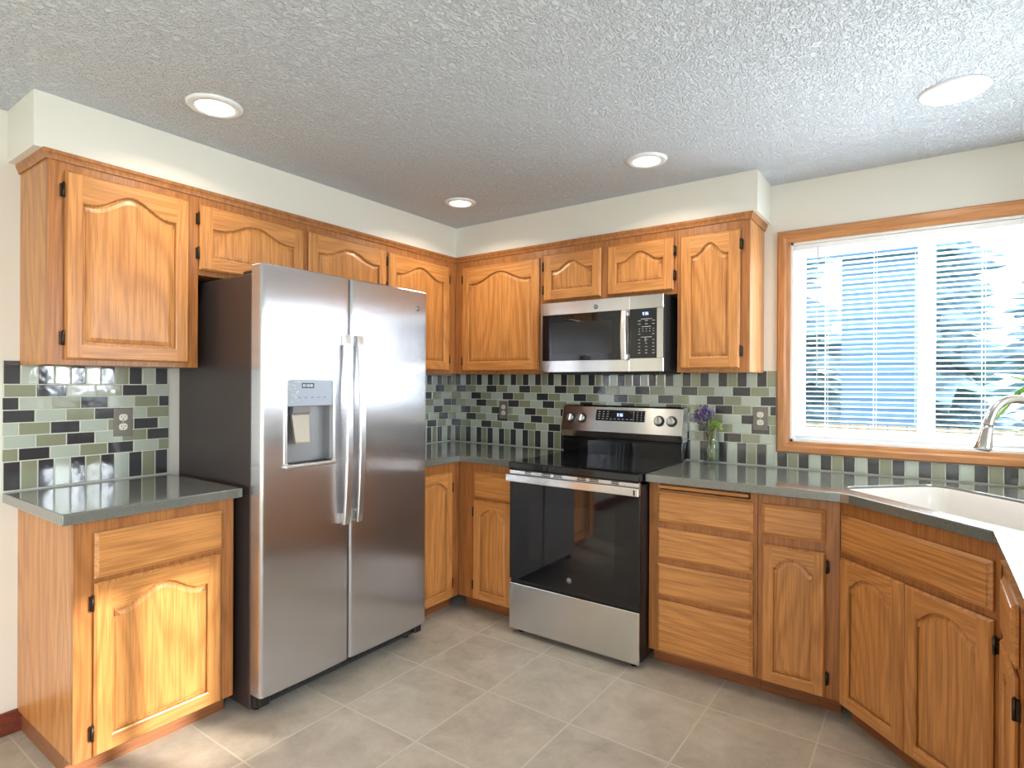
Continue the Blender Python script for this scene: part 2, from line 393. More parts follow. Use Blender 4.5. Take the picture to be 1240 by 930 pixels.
g = MB(); g.box(WX0+.058, 2.879, .073, .076, WZ0+.068, WZ1-.058, GLASS); g.build('pane', win)
g = MB(); g.box(2.901, WX1-.058, .105, .108, WZ0+.068, WZ1-.058, GLASS); g.build('pane', win)
g = MB(); g.box(2.888, 2.902, .048, .060, 1.50, 1.56, TRIMW, .003); g.build('latch', win)

# mini blind
bl = thing('mini_blind', 'white horizontal mini blind lowered over the window above the sink', 'blind', (0, 0, 0))
m = MB(); m.box(WX0+.015, WX1-.015, .008, .040, WZ1-.040, WZ1-.013, TRIMW, .003); m.build('head_rail', bl)
m = MB(); i0 = m.mi(BLIND); z = WZ1-.052
tilt = math.radians(14)
while z > WZ0+.052:
    rings = []
    for t in (-1, -.5, 0, .5, 1):
        yy = .024+t*.0125*math.cos(tilt); zz = z-t*.0125*math.sin(tilt)+.0018*(1-t*t)
        rings.append([Vector((WX0+.017, yy, zz)), Vector((WX1-.017, yy, zz))])
    m.rings(rings, BLIND, False); z -= .0245
m.build('slats', bl)
m = MB(); m.box(WX0+.017, WX1-.017, .012, .036, WZ0+.022, WZ0+.034, TRIMW, .003); m.build('bottom_rail', bl)
m = MB()
for xx in (2.475, 2.682, 3.09, 3.29):
    for dy in (-.0135, .0135): m.tube([(xx, .024+dy, WZ0+.03), (xx, .024+dy, WZ1-.03)], .0011, TRIMW, 5)
    m.tube([(xx+.012, .024, WZ0+.03), (xx+.012, .024, WZ1-.03)], .0008, TRIMW, 5)
m.build('ladder_cord', bl)
m = MB(); m.tube([(2.442, .000, 2.035), (2.440, -.002, 1.70), (2.441, -.002, 1.33)], .0028, plain('wand_clear', srgb(170, 175, 185), .2), 8); m.build('tilt_wand', bl)

# ------------------------------------------------------------------ outdoors beyond the window
LAWN = leafm('lawn', (110, 140, 80), (140, 165, 100), 6, .9)
m = MB(); m.box(-14, 22, -12, 40, -.75, -.7, LAWN); o = struct('ground', m)
SIDING = NT('blue_siding'); mp = SIDING.coords((1, 1, 8)); wv = SIDING.add('ShaderNodeTexWave', bands_direction='Z'); wv.inputs['Scale'].default_value = .32; SIDING.link(mp, 0, wv, 'Vector')
r = SIDING.ramp([(.0, srgb(70, 112, 150)), (1, srgb(98, 142, 178))]); SIDING.link(wv, 'Fac', r, 0); SIDING.link(r, 0, SIDING.b, 'Base Color'); SIDING = SIDING.m
hs = thing('garden_shed', 'blue sided shed beyond the blinds, left of the window mullion', 'shed', (2.33, 6.9, -.7))
m = MB(); m.box(-.42, .42, -.9, .9, 0, 3.9, SIDING); m.build('wall', hs)
m = MB(); m.xprism([(-1.05, 3.85), (0, 4.65), (1.05, 3.85), (1.05, 3.77), (0, 4.55), (-1.05, 3.77)], -.5, .5, SIDING); m.build('roof', hs)
BARK = leafm('bark', (70, 56, 46), (96, 80, 66), 30, .9); FOL = leafm('evergreen_foliage_hazed', (104, 138, 158), (142, 174, 184), 4, .9)  # washed-out daylight haze is put into the pale blue foliage colour
def tree(loc, h, r_, label, seed):
    t = thing('evergreen_tree', label, 'tree', loc, group='trees beyond the window'); rnd = random.Random(seed)
    m = MB(); m.tube([(0, 0, 0), (0, 0, h*.9)], [.12, .02], BARK, 8); m.build('trunk', t)
    m = MB(); k = 26
    for q in range(k):
        z0 = h*(.06+.90*q/k); rr = r_*(1-q/k)**.8*rnd.uniform(.7, 1.1)+.12; ring = []; ring2 = []; ph = rnd.random()
        ox, oy = rnd.uniform(-.12, .12)*r_, rnd.uniform(-.12, .12)*r_
        for j in range(26):
            a = 2*PI*(j+ph)/26; f_ = 1 if j % 2 else .6; f_ *= rnd.uniform(.75, 1.15)
            ring.append(Vector((ox+rr*f_*math.cos(a), oy+rr*f_*math.sin(a), z0-.25*rr*rnd.random()))); ring2.append(Vector((.03*math.cos(a), .03*math.sin(a), z0+h*.085)))
        m.rings([ring, ring2], FOL, True, True, True, False)
    m.build('foliage', t)
tree((.2, 9.5, -.7), 7.5, 2.2, 'tall dark evergreen tree outside, behind the left sash', 1)
tree((5.0, 9.4, -.7), 6.6, 1.5, 'broad evergreen tree outside, straight behind the right sash', 2)
tree((8.4, 12.0, -.7), 8.0, 2.0, 'distant evergreen tree outside, furthest right behind the blinds', 3)
tree((-4.4, 13.8, -.7), 8.4, 2.0, 'tall evergreen tree outside, furthest left behind the blinds', 4)
tree((2.6, 14.0, -.7), 9.0, 2.6, 'evergreen tree outside, rising behind the blue shed', 5)
FENCE = leafm('fence_boards', (150, 130, 110), (176, 156, 134), 10, .8)
fn = thing('garden_fence', 'low board fence outside, below the blinds', 'fence', (1.5, 5.2, -.7))
m = MB()
for k in range(70): m.box(-7+k*.2, -7+k*.2+.185, 0, .02, 0, 1.55, FENCE)
m.build('boards', fn)
m = MB(); m.box(-7, 7, .02, .06, .3, .38, FENCE); m.box(-7, 7, .02, .06, 1.2, 1.28, FENCE); m.build('rail', fn)

# ------------------------------------------------------------------ glass tile backsplash
def pattern(m, along, a0, a1, zlo, zhi, rows, soff_off, soff_p, tile_p, seq0=0, fl=1):
    """along(a,d,z)->Vector; rows: list of dark-tile starts for 6 running rows"""
    ZE = [.9185, 1.031, 1.081, 1.131, 1.181, 1.231, 1.281, 1.331, 1.425]
    g = .0022; th = .006
    def tile(s0, s1, z0, z1, mat):
        s0, s1 = max(s0, a0), min(s1, a1); z0, z1 = max(z0, zlo), min(z1, zhi)
        if s1-s0 < .006 or z1-z0 < .006: return
        s0 += g; s1 -= g; z0 += g; z1 -= g; b = .0016
        A = [along(s0, 0, z0), along(s1, 0, z0), along(s1, 0, z1), along(s0, 0, z1)]
        B = [along(s0, th-b, z0), along(s1, th-b, z0), along(s1, th-b, z1), along(s0, th-b, z1)]
        Cc = [along(s0+b, th, z0+b), along(s1-b, th, z0+b), along(s1-b, th, z1-b), along(s0+b, th, z1-b)]
        m.rings([A, B, Cc], mat, True, False, True, False)
    for (z0, z1, ph) in ((ZE[0], ZE[1], 0), (ZE[7], ZE[8], 1)):
        k0 = int(math.floor((a0-soff_off)/soff_p))-1
        for k in range(k0, k0+int((a1-a0)/soff_p)+4):
            mat = TD if k % 2 == 0 else (TL if ((k//2)+ph) % 2 else TO)
            tile(soff_off+k*soff_p, soff_off+(k+1)*soff_p, z0, z1, mat)
    for r_, d0 in enumerate(rows):
        k0 = int(math.floor((a0-d0)/tile_p))-1
        for k in range(k0, k0+int((a1-a0)/tile_p)+4):
            mat = (TD, TO, TL)[(k*fl) % 3]
            tile(d0+k*tile_p, d0+(k+1)*tile_p, ZE[r_+1], ZE[r_+2], mat)
    # grout bed
    A = [along(a0, .0004, zlo), along(a1, .0004, zlo), along(a1, .0004, zhi), along(a0, .0004, zhi)]
    B = [along(a0, .004, zlo), along(a1, .004, zlo), along(a1, .004, zhi), along(a0, .004, zhi)]
    m.rings([A, B], GROUT, True, True, True, False)
rowsB = [.288, .148, .097, .242, .194, .051]
rowsL = [-2.545, -2.389, -2.443, -2.594, -2.340, -2.489]
AB = lambda a, d, z: Vector((a, -d, z)); AL = lambda a, d, z: Vector((d, a, z))
m = MB(); pattern(m, AB, .006, 2.2535, .918, 1.418, rowsB, .042, .05035, .0943)
pattern(m, AB, 2.2545, 3.70, .918, .995, rowsB, .042, .05035, .0943)
o = m.build('tile_backsplash'); tag(o, 'glass mosaic tile backsplash on the range wall, under the wall cabinets and window', 'backsplash')
m = MB(); pattern(m, AL, -1.03, -.006, .918, 1.402, [-.66+.09, -.75, -.81, -.70, -.62, -.79], -.052-.0545*20, .0545, .1015)
o = m.build('tile_backsplash'); tag(o, 'short glass tile backsplash between the refrigerator and the room corner', 'backsplash')
m = MB(); pattern(m, AL, -2.595, -1.990, .918, 1.425, rowsL, -2.592, .0542, .1015, fl=-1)
o = m.build('tile_backsplash'); tag(o, 'glass tile backsplash left of the refrigerator, reflecting the window', 'backsplash')

# ------------------------------------------------------------------ cabinets (local: x width, front face at y=0 looking to -y)
def arch_top(x0, x1, zs, h, n=32, flat=.10, rnd=False):
    pts = []
    for i in range(n+1):
        t = i/n; u = (t-flat)/(1-2*flat); u = min(max(u, 0), 1)
        s_ = 1-abs(2*u-1)
        if rnd: b = (1-(1-s_)**2.3)*min(1, s_/.12)**.6
        else: q = min(1, s_/.96); b = q*q*(3-2*q)
        pts.append((x1+(x0-x1)*t, zs+h*b))
    return pts       # right to left
def inset(loop, d):
    n = len(loop); out = []
    for i in range(n):
        p0 = Vector(loop[i-1]); p1 = Vector(loop[i]); p2 = Vector(loop[(i+1) % n])
        a = (p1-p0).normalized(); b = (p2-p1).normalized()
        na = Vector((-a.y, a.x)); nb = Vector((-b.y, b.x)); s_ = na+nb
        k = 1+na.dot(nb)
        out.append(tuple(p1+s_*(d/max(k, .3))))
    return out
def cab_door(par, x0, x1, z0, z1, h, hinge=None, zh=None, wide=.052, flat=.10):
    T = .018; m = MB()
    rect = lambda i, y: [Vector((x0+i, y, z0+i)), Vector((x1-i, y, z0+i)), Vector((x1-i, y, z1-i)), Vector((x0+i, y, z1-i))]
    m.rings([rect(.006, -.0005), rect(.0015, -.004), rect(0, -.009), rect(.006, -T+.002), rect(.008, -T)], OV, True, True, False, False)
    a = .008; X0, X1, Z0, Z1 = x0+a, x1-a, z0+a, z1-a
    ix0, ix1, iz0 = x0+wide, x1-wide, z0+wide+.003; zs = z1-.046-h
    top = arch_top(ix0, ix1, zs, h, flat=(.06 if z1 < 1 and x1-x0 < .36 else flat), rnd=(z1 < 1 and x1-x0 < .36))
    V = lambda x, z, y=-T: Vector((x, y, z))
    m.face([V(X0, Z0), V(ix0, Z0), V(ix0, Z1), V(X0, Z1)], OV); m.face([V(ix1, Z0), V(X1, Z0), V(X1, Z1), V(ix1, Z1)], OV)
    m.face([V(ix0, Z0), V(ix1, Z0), V(ix1, iz0), V(ix0, iz0)], OH)
    for p, q in zip(top, top[1:]): m.face([V(q[0], q[1]), V(p[0], p[1]), V(p[0], Z1), V(q[0], Z1)], OH)
    loop = [(ix0, iz0), (ix1, iz0)]+top; loop = loop[:2]+top       # ccw: bottom-left, bottom-right, then arch right to left
    lp = lambda d, y: [Vector((p[0], y, p[1])) for p in inset(loop, d)]
    m.rings([lp(0, -T), lp(.004, -T+.002), lp(.006, -.0105)], OV, True, False, False, False)
    d = m.build('door', par)
    m = MB()
    R = m.rings([lp(.0062, -.0060), lp(.0125, -.0060), lp(.016, -.0088), lp(.030, -.0118)], OV, True, False, False, False)
    f = m.bm.faces.new(R[-1]); f.material_index = 0
    m.build('door_panel', d)
    if hinge:
        hx = x0 if hinge == 'l' else x1; sg = -1 if hinge == 'l' else 1
        zz = zh or (z0+.085, z1-.075)
        for z in zz:
            m = MB(); m.tube([(hx+sg*.004, -.011, z-.026), (hx+sg*.004, -.011, z+.026)], .0048, BRONZE, 8)
            m.box(min(hx+sg*.003, hx+sg*.013), max(hx+sg*.003, hx+sg*.013), -.008, -.0006, z-.024, z+.024, BRONZE, .001)
            m.lathe([(.003, 0), (.003, .004)], BRONZE, (hx+sg*.004, -.011, z+.026), 8); m.build('hinge', d, 'dark bronze barrel hinge')
    return d
def drawer_front(par, x0, x1, z0, z1, name='drawer'):
    T = .018; rect = lambda i, y: [Vector((x0+i, y, z0+i)), Vector((x1-i, y, z0+i)), Vector((x1-i, y, z1-i)), Vector((x0+i, y, z1-i))]
    m = MB(); R = m.rings([rect(.004, -.0005), rect(.0, -.003), rect(0, -.009), rect(.011, -.0155), rect(.013, -T)], OH, True, True, True, False)
    return m.build(name, par)
def cabinet(name, label, loc, rz, W, depth, z0, z1, opens, group, kick=0, open_top=False, bz=None):
    """opens: list of (x0,x1,z0,z1) holes in the face frame"""
    t = thing(name, label, 'cabinet', loc, rz, group)
    m = MB(); e = .0008; p = .015; z1, zt = (bz or z1), z1
    m.box(e, p, .019, depth, z0, z1, OV); m.box(W-p, W-e, .019, depth, z0, z1, OV)
    m.box(p, W-p, .019, depth, z0, z0+p, OV); m.box(p, W-p, depth-.006, depth, z0+p, z1, OV)
    if not open_top: m.box(p, W-p, .019, depth-.006, z1-p, z1, OV)
    m.build('body', t)
    z1 = zt
    # face frame: grid cells minus openings
    xs = sorted(set([e, W-e]+[v for o in opens for v in o[:2]])); zs = sorted(set([z0, z1]+[v for o in opens for v in o[2:]]))
    m = MB()
    for i in range(len(xs)-1):
        run = None
        for j in range(len(zs)-1):
            cx, cz = (xs[i]+xs[i+1])/2, (zs[j]+zs[j+1])/2
            solid = not any(o[0] < cx < o[1] and o[2] < cz < o[3] for o in opens)
            if solid: run = (run[0] if run else zs[j], zs[j+1])
            if run and (not solid or j == len(zs)-2):
                m.box(xs[i], xs[i+1], 0, .019, run[0], run[1], OF); run = None
    m.build('face_frame', t)
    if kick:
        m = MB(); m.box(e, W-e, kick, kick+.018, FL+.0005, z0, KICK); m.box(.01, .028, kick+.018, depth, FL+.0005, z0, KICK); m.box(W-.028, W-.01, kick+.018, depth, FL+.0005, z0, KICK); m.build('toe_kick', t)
    return t
ins = .012
def op(x0, x1, z0, z1): return (x0+ins, x1-ins, z0+ins, z1-ins)

UB, UT = 1.406, 2.158; UF = .30; G1 = 'oak wall cabinets'; RL = PI/2
H = 'wall_cabinet'
# left wall, local x = y - start
def left_wall(label, ya, yb, zb, doors):
    t = cabinet(H, label, (UF, ya, 0), RL, yb-ya, UF-.001, zb, UT, [op(a-ya, b-ya, c, d) for a, b, c, d, *_ in doors], G1)
    for a, b, c, d, h, hg, zh in doors: cab_door(t, a-ya, b-ya, c, d, h, hg, zh)
left_wall('tall oak wall cabinet above the small counter, leftmost on the left wall', -2.541, -2.004, UB, [(-2.490, -2.047, 1.425, 2.122, .060, 'l', (1.503, 2.047))])
left_wall('short two-door oak wall cabinet above the refrigerator', -2.004, -.918, 1.812, [(-2.003, -1.484, 1.833, 2.120, .050, 'l', (1.905, 2.055)), (-1.455, -.929, 1.833, 2.120, .050, 'r', (1.905, 2.055))])
left_wall('oak wall cabinet right of the refrigerator, in the room corner', -.918, -.301, UB, [(-.910, -.377, 1.425, 2.112, .060, 'r', (1.50, 2.03))])
def back_wall(label, xa, xb, zb, doors):
    t = cabinet(H, label, (xa, -UF, 0), 0, xb-xa, UF-.001, zb, UT, [op(a-xa, b-xa, c, d) for a, b, c, d, *_ in doors], G1)
    for a, b, c, d, h, hg, zh in doors: cab_door(t, a-xa, b-xa, c, d, h, hg, zh)
back_wall('wide single-door oak wall cabinet left of the microwave, on the range wall', .301, .992, UB, [(.370, .975, 1.424, 2.108, .062, 'l', (1.49, 2.03))])
back_wall('short two-door oak wall cabinet above the microwave', .992, 1.829, 1.818, [(1.007, 1.391, 1.839, 2.116, .050, 'l', (1.905, 2.045)), (1.431, 1.811, 1.838, 2.114, .050, 'r', (1.914, 2.043))])
back_wall('narrow oak wall cabinet right of the microwave, nearest the window', 1.829, 2.190, UB, [(1.847, 2.146, 1.424, 2.109, .058, 'r', (1.508, 2.032))])
# crown strip along the tops of the wall cabinets
def crown_profile(off=0): return [(0, UT-.006), (-.006, UT-.006), (-.007, UT+.002), (-.010, UT+.010), (-.014, UT+.016), (-.015, UT+.0275), (0, UT+.0275)]
m = MB(); path = [(UF+0, -2.541-0, 0), (UF, -UF, 0), (2.190, -UF, 0)]
def crown(m):
    pr = crown_profile()
    P = [(0.0, -2.541), (UF, -2.541), (UF, -UF), (2.190, -UF), (2.190, 0.0)]
    N = [Vector((0, -1)), Vector((1, -1)), Vector((1, -1)), Vector((1, -1)), Vector((1, 0))]
    rings = []
    for p, n_ in zip(P, N):
        rings.append([Vector((p[0]-y*n_.x, p[1]-y*n_.y, z)) for y, z in pr])
    m.rings(rings, OF, True, True, True, False)
crown(m); o = m.build('crown_moulding'); tag(o, 'slim oak crown moulding running along the tops of all wall cabinets', 'moulding')

# base cabinets
BF = .575; ZB, ZT = .0585, .874; KD = .07; G2 = 'oak base cabinets'; B = 'base_cabinet'
ya = -2.545
t = cabinet(B, 'small oak base cabinet left of the refrigerator with sunlight on its door', (BF, ya, 0), RL, .553, BF-.001, ZB, ZT, [op(.059, .506, .670, .828), op(.058, .498, .062, .655)], G2, KD)
drawer_front(t, .059, .506, .670, .828); cab_door(t, .058, .498, .062, .655, .055, 'l', (.143, .587))
ya = -.995
t = cabinet(B, 'oak corner base cabinet with one tall door, just right of the refrigerator', (BF, ya, 0), RL, -BF-ya-.0008, BF-.001, ZB, ZT, [op(.03, -.650-ya, .045+.02, .817)], G2, KD)
cab_door(t, .03, -.650-ya, .062, .817, .045, 'r', (.15, .72), .045)
xa = .5762; XS0 = 1.024; SW = .765
t = cabinet(B, 'oak base cabinet with a drawer over a door, left of the range', (xa, -BF, 0), 0, 1.0215-xa, BF-.001, ZB, ZT, [op(.697-xa, .985-xa, .668, .822), op(.695-xa, .985-xa, .063, .657)], G2, KD)
drawer_front(t, .697-xa, .985-xa, .668, .822); cab_door(t, .695-xa, .985-xa, .063, .657, .045, 'l', (.145, .58), .048)
xa = 1.7925; xb = 2.293
dr = [(1.837, 2.275, .687, .828), (1.837, 2.275, .511, .655), (1.838, 2.276, .330, .484), (1.839, 2.277, .062, .310)]
t = cabinet(B, 'oak base cabinet with a stack of four drawers, right of the range', (xa, -BF, 0), 0, xb-xa, BF-.001, ZB, ZT, [op(a-xa, b-xa, c, d) for a, b, c, d in dr]+[(1.85-xa, 2.262-xa, .838, .868)], G2, KD)
for a, b, c, d in dr: drawer_front(t, a-xa, b-xa, c, d)
m = MB(); m.box(1.843-xa, 2.256-xa, -.012, .30, .845, .862, OH, .003); m.build('cutting_board', t, 'thin pull-out oak cutting board above the top drawer')
xa = 2.294; xb = 2.609
t = cabinet(B, 'oak base cabinet with small drawer over arched door, left of the angled sink front', (xa, -BF, 0), 0, xb-xa, BF-.001, ZB, ZT, [op(2.311-xa, 2.556-xa, .694, .829), op(2.312-xa, 2.559-xa, .060, .656)], G2, KD, open_top=True)
drawer_front(t, 2.311-xa, 2.556-xa, .694, .829); cab_door(t, 2.312-xa, 2.559-xa, .060, .656, .045, 'r', (.14, .598), .044)
# diagonal sink base
P0 = Vector((2.6105, -.5765)); P1 = Vector((3.0765, -1.0425)); W = (P1-P0).length
t = cabinet(B, 'angled oak sink base cabinet with a long false front over two arched doors', (P0.x, P0.y, 0), -PI/4, W, .44, ZB, ZT, [op(.013, .640, .670, .824), op(.012, .322, .060, .650), op(.327, .643, .060, .650)], G2, KD*.8, open_top=True, bz=.66)
drawer_front(t, .013, .640, .672, .823, 'false_drawer'); cab_door(t, .012, .3235, .058, .650, .048, None, None, .046, .05); cab_door(t, .3265, .643, .058, .648, .048, 'r', (.145, .575), .046, .05)
# right-hand run, turned to face the room
XF = 3.078
def right_base(label, ya, yb, dw, dd):
    t = cabinet(B, label, (XF, ya, 0), -PI/2, ya-yb, XR-XF-.003, ZB, ZT, [op(ya-a, ya-b, c, d) for a, b, c, d in dw]+[op(ya-a, ya-b, c, d) for a, b, c, d, _ in dd], G2, KD)
    for a, b, c, d in dw: drawer_front(t, ya-a, ya-b, c, d)
    for a, b, c, d, hg in dd: cab_door(t, ya-a, ya-b, c, d, .045, hg, None, .046)
right_base('oak base cabinet just right of the angled sink front, at the photo edge', -1.0445, -1.500, [(-1.185, -1.452, .672, .824)], [(-1.185, -1.452, .062, .650, 'r')])
right_base('oak base cabinet of the right-hand run, nearest the camera', -1.5008, -2.34, [(-1.70, -1.98, .672, .824), (-2.01, -2.29, .672, .824)], [(-1.70, -1.98, .062, .650, 'l'), (-2.01, -2.29, .062, .650, 'r')])

# ------------------------------------------------------------------ worktops
def worktop(name, poly, label, hole=None, z0=KT-.0385, z1=KT, bev=.004):
    bm = bmesh.new(); es = []
    for lp in [poly]+([hole] if hole else []):
        vs = [bm.verts.new((x, y, z1)) for x, y in lp]
        es += [bm.edges.new((vs[i], vs[(i+1) % len(vs)])) for i in range(len(vs))]
    bmesh.ops.triangle_fill(bm, use_beauty=True, use_dissolve=False, edges=es)
    if hole:
        hx = [Vector(p) for p in hole]
        def inside(c):
            r_ = False
            for i in range(len(hx)):
                a, b = hx[i-1], hx[i]
                if (a.y > c.y) != (b.y > c.y) and c.x < (b.x-a.x)*(c.y-a.y)/(b.y-a.y)+a.x: r_ = not r_
            return r_
        dead = [f for f in bm.faces if inside(f.calc_center_median())]
        bmesh.ops.delete(bm, geom=dead, context='FACES')
    bmesh.ops.dissolve_limit(bm, angle_limit=.01, verts=[], edges=bm.edges[:]) if not hole else None
    r = bmesh.ops.extrude_face_region(bm, geom=bm.faces[:])
    for v in [g for g in r['geom'] if isinstance(g, bmesh.types.BMVert)]: v.co.z = z0
    bmesh.ops.recalc_face_normals(bm, faces=bm.faces[:])
    m = MB(); m.merge(bm, COUNTER); o = m.build(name)
    o.modifiers.new('ease', 'BEVEL').width = bev; o.modifiers[0].segments = 2; o.modifiers[0].limit_method = 'ANGLE'; o.modifiers[0].angle_limit = .6
    return tag(o, label, 'countertop', 'grey-green countertops')
worktop('countertop', [(.001, -2.592), (.628, -2.592), (.628, -1.983), (.001, -1.983)], 'small grey-green countertop left of the refrigerator')
worktop('countertop', [(.001, -1.003), (.628, -1.003), (.628, -.628), (1.0205, -.628), (1.0205, -.007), (.001, -.007)], 'grey-green corner countertop between the refrigerator and the range')
TV = Vector((.70711, -.70711)); NV = Vector((.70711, .70711))
def tn(t, n): return TV*t+NV*n
def rrect(t0, t1, n0, n1, r, k=6, taper=0):
    out = []
    for (ct, cn, a0) in ((t1-r, n1-r, 0), (t0+r, n1-r, 90), (t0+r, n0+r, 180), (t1-r, n0+r, 270)):
        for j in range(k+1):
            a = math.radians(a0+90*j/k); out.append(tn(ct+r*math.cos(a), cn+r*math.sin(a)))
    return out
S0, S1, N0, N1 = 2.160, 2.990, 1.505, 1.985
hole = rrect(S0, S1, N0, N1, .075)
worktop('countertop', [(1.7945, -.007), (1.7945, -.634), (2.575, -.634), (2.612, -.628), (2.645, -.642), (3.056, -1.040), (3.056, -2.345), (XR-.001, -2.345), (XR-.001, -.007)], 'long grey-green countertop with the sink cut-out, right of the range', hole)
# sink
sk = thing('sink', 'white undermount sink set in the angled corner counter under the window', 'sink', (tn(2.575, 1.745).x, tn(2.575, 1.745).y, .70))
c0 = tn(2.575, 1.745)
def ringz(d, z, r): return [Vector((p.x-c0.x, p.y-c0.y, z-.70)) for p in rrect(S0+d, S1-d, N0+d, N1-d, max(r, .02))]
m = MB(); R = m.rings([ringz(.0008, KT-.011, .074), ringz(.006, KT-.014, .070), ringz(.012, KT-.10, .066), ringz(.022, .735, .06), ringz(.06, .712, .05)], SINKM)
R2_ = m.rings([ringz(.0605, .712, .05), ringz(.10, .708, .04)], SINKM, True, False, True); m.build('basin', sk, smooth=False)
m = MB(); m.lathe([(.045, 0), (.045, .004), (.036, .006), (.034, .002)], SATIN, (0, .02, .0085), 24); m.build('drain', sk, 'steel drain')
# faucet
fb = tn(2.6, 2.03)
fc = thing('kitchen_faucet', 'brushed nickel gooseneck faucet with pull-down spray head over the sink', 'faucet', (fb.x, fb.y, KT))
def fp(n_, z): q = tn(2.6, n_); return Vector((q.x-fb.x, q.y-fb.y, z-KT))
ctrl = [(2.03, .93), (2.03, 1.06), (2.022, 1.14), (1.995, 1.22), (1.955, 1.268), (1.90, 1.291), (1.845, 1.296), (1.80, 1.284), (1.768, 1.257), (1.750, 1.225), (1.742, 1.203)]
def smooth_path(c, k=5):
    out = []
    for i in range(len(c)-1):
        p0 = Vector(c[max(i-1, 0)]); p1 = Vector(c[i]); p2 = Vector(c[i+1]); p3 = Vector(c[min(i+2, len(c)-1)])
        for j in range(k):
            t = j/k; out.append(.5*((2*p1)+(-p0+p2)*t+(2*p0-5*p1+4*p2-p3)*t*t+(-p0+3*p1-3*p2+p3)*t**3))
    out.append(Vector(c[-1])); return out
sp = smooth_path(ctrl)
m = MB(); m.tube([fp(p[0], p[1]) for p in sp], [.0155]*(len(sp)-6)+[.0158, .016, .0162, .0165, .0168, .017], CHROME, 20); m.build('spout', fc)
m = MB(); m.tube([fp(1.742, 1.202), fp(1.738, 1.185), fp(1.730, 1.15), fp(1.722, 1.123), fp(1.7215, 1.118)], [.0175, .0185, .023, .0268, .0262], CHROME, 24); m.build('spray_head', fc)
m = MB(); m.tube([fp(1.7214, 1.1185), fp(1.7205, 1.1145)], [.022, .020], DGREY, 20); m.build('nozzle', fc, 'dark rubber spray face')
m = MB(); m.lathe([(.030, 0), (.030, .006), (.026, .012), (.0235, .05), (.022, .075), (.017, .085)], CHROME, (0, 0, .0004), 28); m.build('base', fc)
m = MB(); m.tube([Vector((TV.x*.02, TV.y*.02, .05)), Vector((TV.x*.055, TV.y*.055, .055)), Vector((TV.x*.075, TV.y*.075, .12))], [.011, .010, .006], CHROME, 12); m.build('lever', fc)

# ------------------------------------------------------------------ refrigerator (local origin at front-left foot of the body, facing +x)
FY0, FY1 = -1.9576, -1.0076
fr = thing('refrigerator', 'stainless side-by-side refrigerator with ice dispenser and dark grey sides', 'refrigerator', (.64, FY0, FL), RL)
FW = FY1-FY0; DZ = -FL
m = MB(); m.box(0, FW, 0, .61, .022, 1.79+DZ, BODYD, .004); m.build('cabinet_body', fr, 'dark grey painted cabinet')
m = MB()
m.box(.02, .10, -.055, .10, 1.79+DZ, 1.812+DZ, BLACKP, .006, 2); m.build('hinge_cover', fr, 'black hinge cover on top')
m = MB(); m.box(FW-.10, FW-.02, -.055, .10, 1.79+DZ, 1.812+DZ, BLACKP, .006, 2); m.build('hinge_cover', fr, 'black hinge cover on top')
m = MB(); m.box(.012, FW-.012, -.020, .0, .028, .082, DGREY, .004)
for k in range(22): m.box(.06+k*.038, .085+k*.038, -.0225, -.0195, .045, .056, BLACKP)
m.box(.010, .06, -.055, -.02, .04, .08, BLACKP, .005); m.box(FW-.06, FW-.01, -.055, -.02, .04, .08, BLACKP, .005); m.build('base_grille', fr, 'black base grille')
for xx in (.05, FW-.05):
    for yy in (.03, .55): m = MB(); m.lathe([(.016, 0), (.016, .024)], BLACKP, (xx, yy, 0.0003), 12); m.build('foot', fr)
def fr_door(x0, x1, z0, z1, sag=.004, r=.016):
    """plan profile gently crowned with rounded vertical edges; y from -.005 (back) to -.081 (front)"""
    yb, yf = -.005, -.081; pts = [(x0, yb)]
    for j in range(7): a = PI*(1+j/12); pts.append((x0+r+r*math.cos(a), yf+sag+r+r*math.sin(a)))
    for j in range(1, 16):
        t = j/16; pts.append((x0+r+(x1-x0-2*r)*t, yf+sag-sag*math.sin(PI*t)**.8))
    for j in range(7): a = PI*(1.5+j/12); pts.append((x1-r+r*math.cos(a), yf+sag+r+r*math.sin(a)))
    pts.append((x1, yb)); return pts
def door_obj(x0, x1, z0, z1):
    pr = fr_door(x0, x1, z0, z1); m = MB()
    b = .004
    def ring(z, s_): 
        cx = (x0+x1)/2; return [Vector((cx+(x-cx)*(1-s_/(x1-x0)*2), y+(s_ if y < -.02 else 0), z)) for x, y in pr]
    m.rings([ring(z0, b), ring(z0+b, 0), ring(z1-b, 0), ring(z1, b)], FRDOOR, True, True, True)
    return m
dz0, dz1 = .064+DZ, 1.826+DZ; GAP = .4405
dx0, dx1 = .1045, .3490; hz0, hz1 = .988+DZ, 1.368+DZ     # dispenser opening in local x / z
m = door_obj(0, GAP-.003, dz0, dz1); fd = m.build('freezer_door', fr, 'left freezer door with the dispenser')
cut = MB(); 
def rr_xz(x0, x1, z0, z1, r, k=5):
    out = []
    for cx, cz, a0 in ((x1-r, z1-r, 0), (x0+r, z1-r, 90), (x0+r, z0+r, 180), (x1-r, z0+r, 270)):
        for j in range(k+1):
            a = math.radians(a0+90*j/k); out.append((cx+r*math.cos(a), cz+r*math.sin(a)))
    return out
cut.rings([[Vector((x, -.2, z)) for x, z in rr_xz(dx0, dx1, hz0, hz1, .012)], [Vector((x, -.018, z)) for x, z in rr_xz(dx0, dx1, hz0, hz1, .012)]], FRDOOR, True, True, True, False)
co = cut.build('dispenser_cutter', fr)
md = fd.modifiers.new('cut', 'BOOLEAN'); md.object = co; md.operation = 'DIFFERENCE'; md.solver = 'EXACT'
bpy.context.view_layer.update(); dg = bpy.context.evaluated_depsgraph_get()
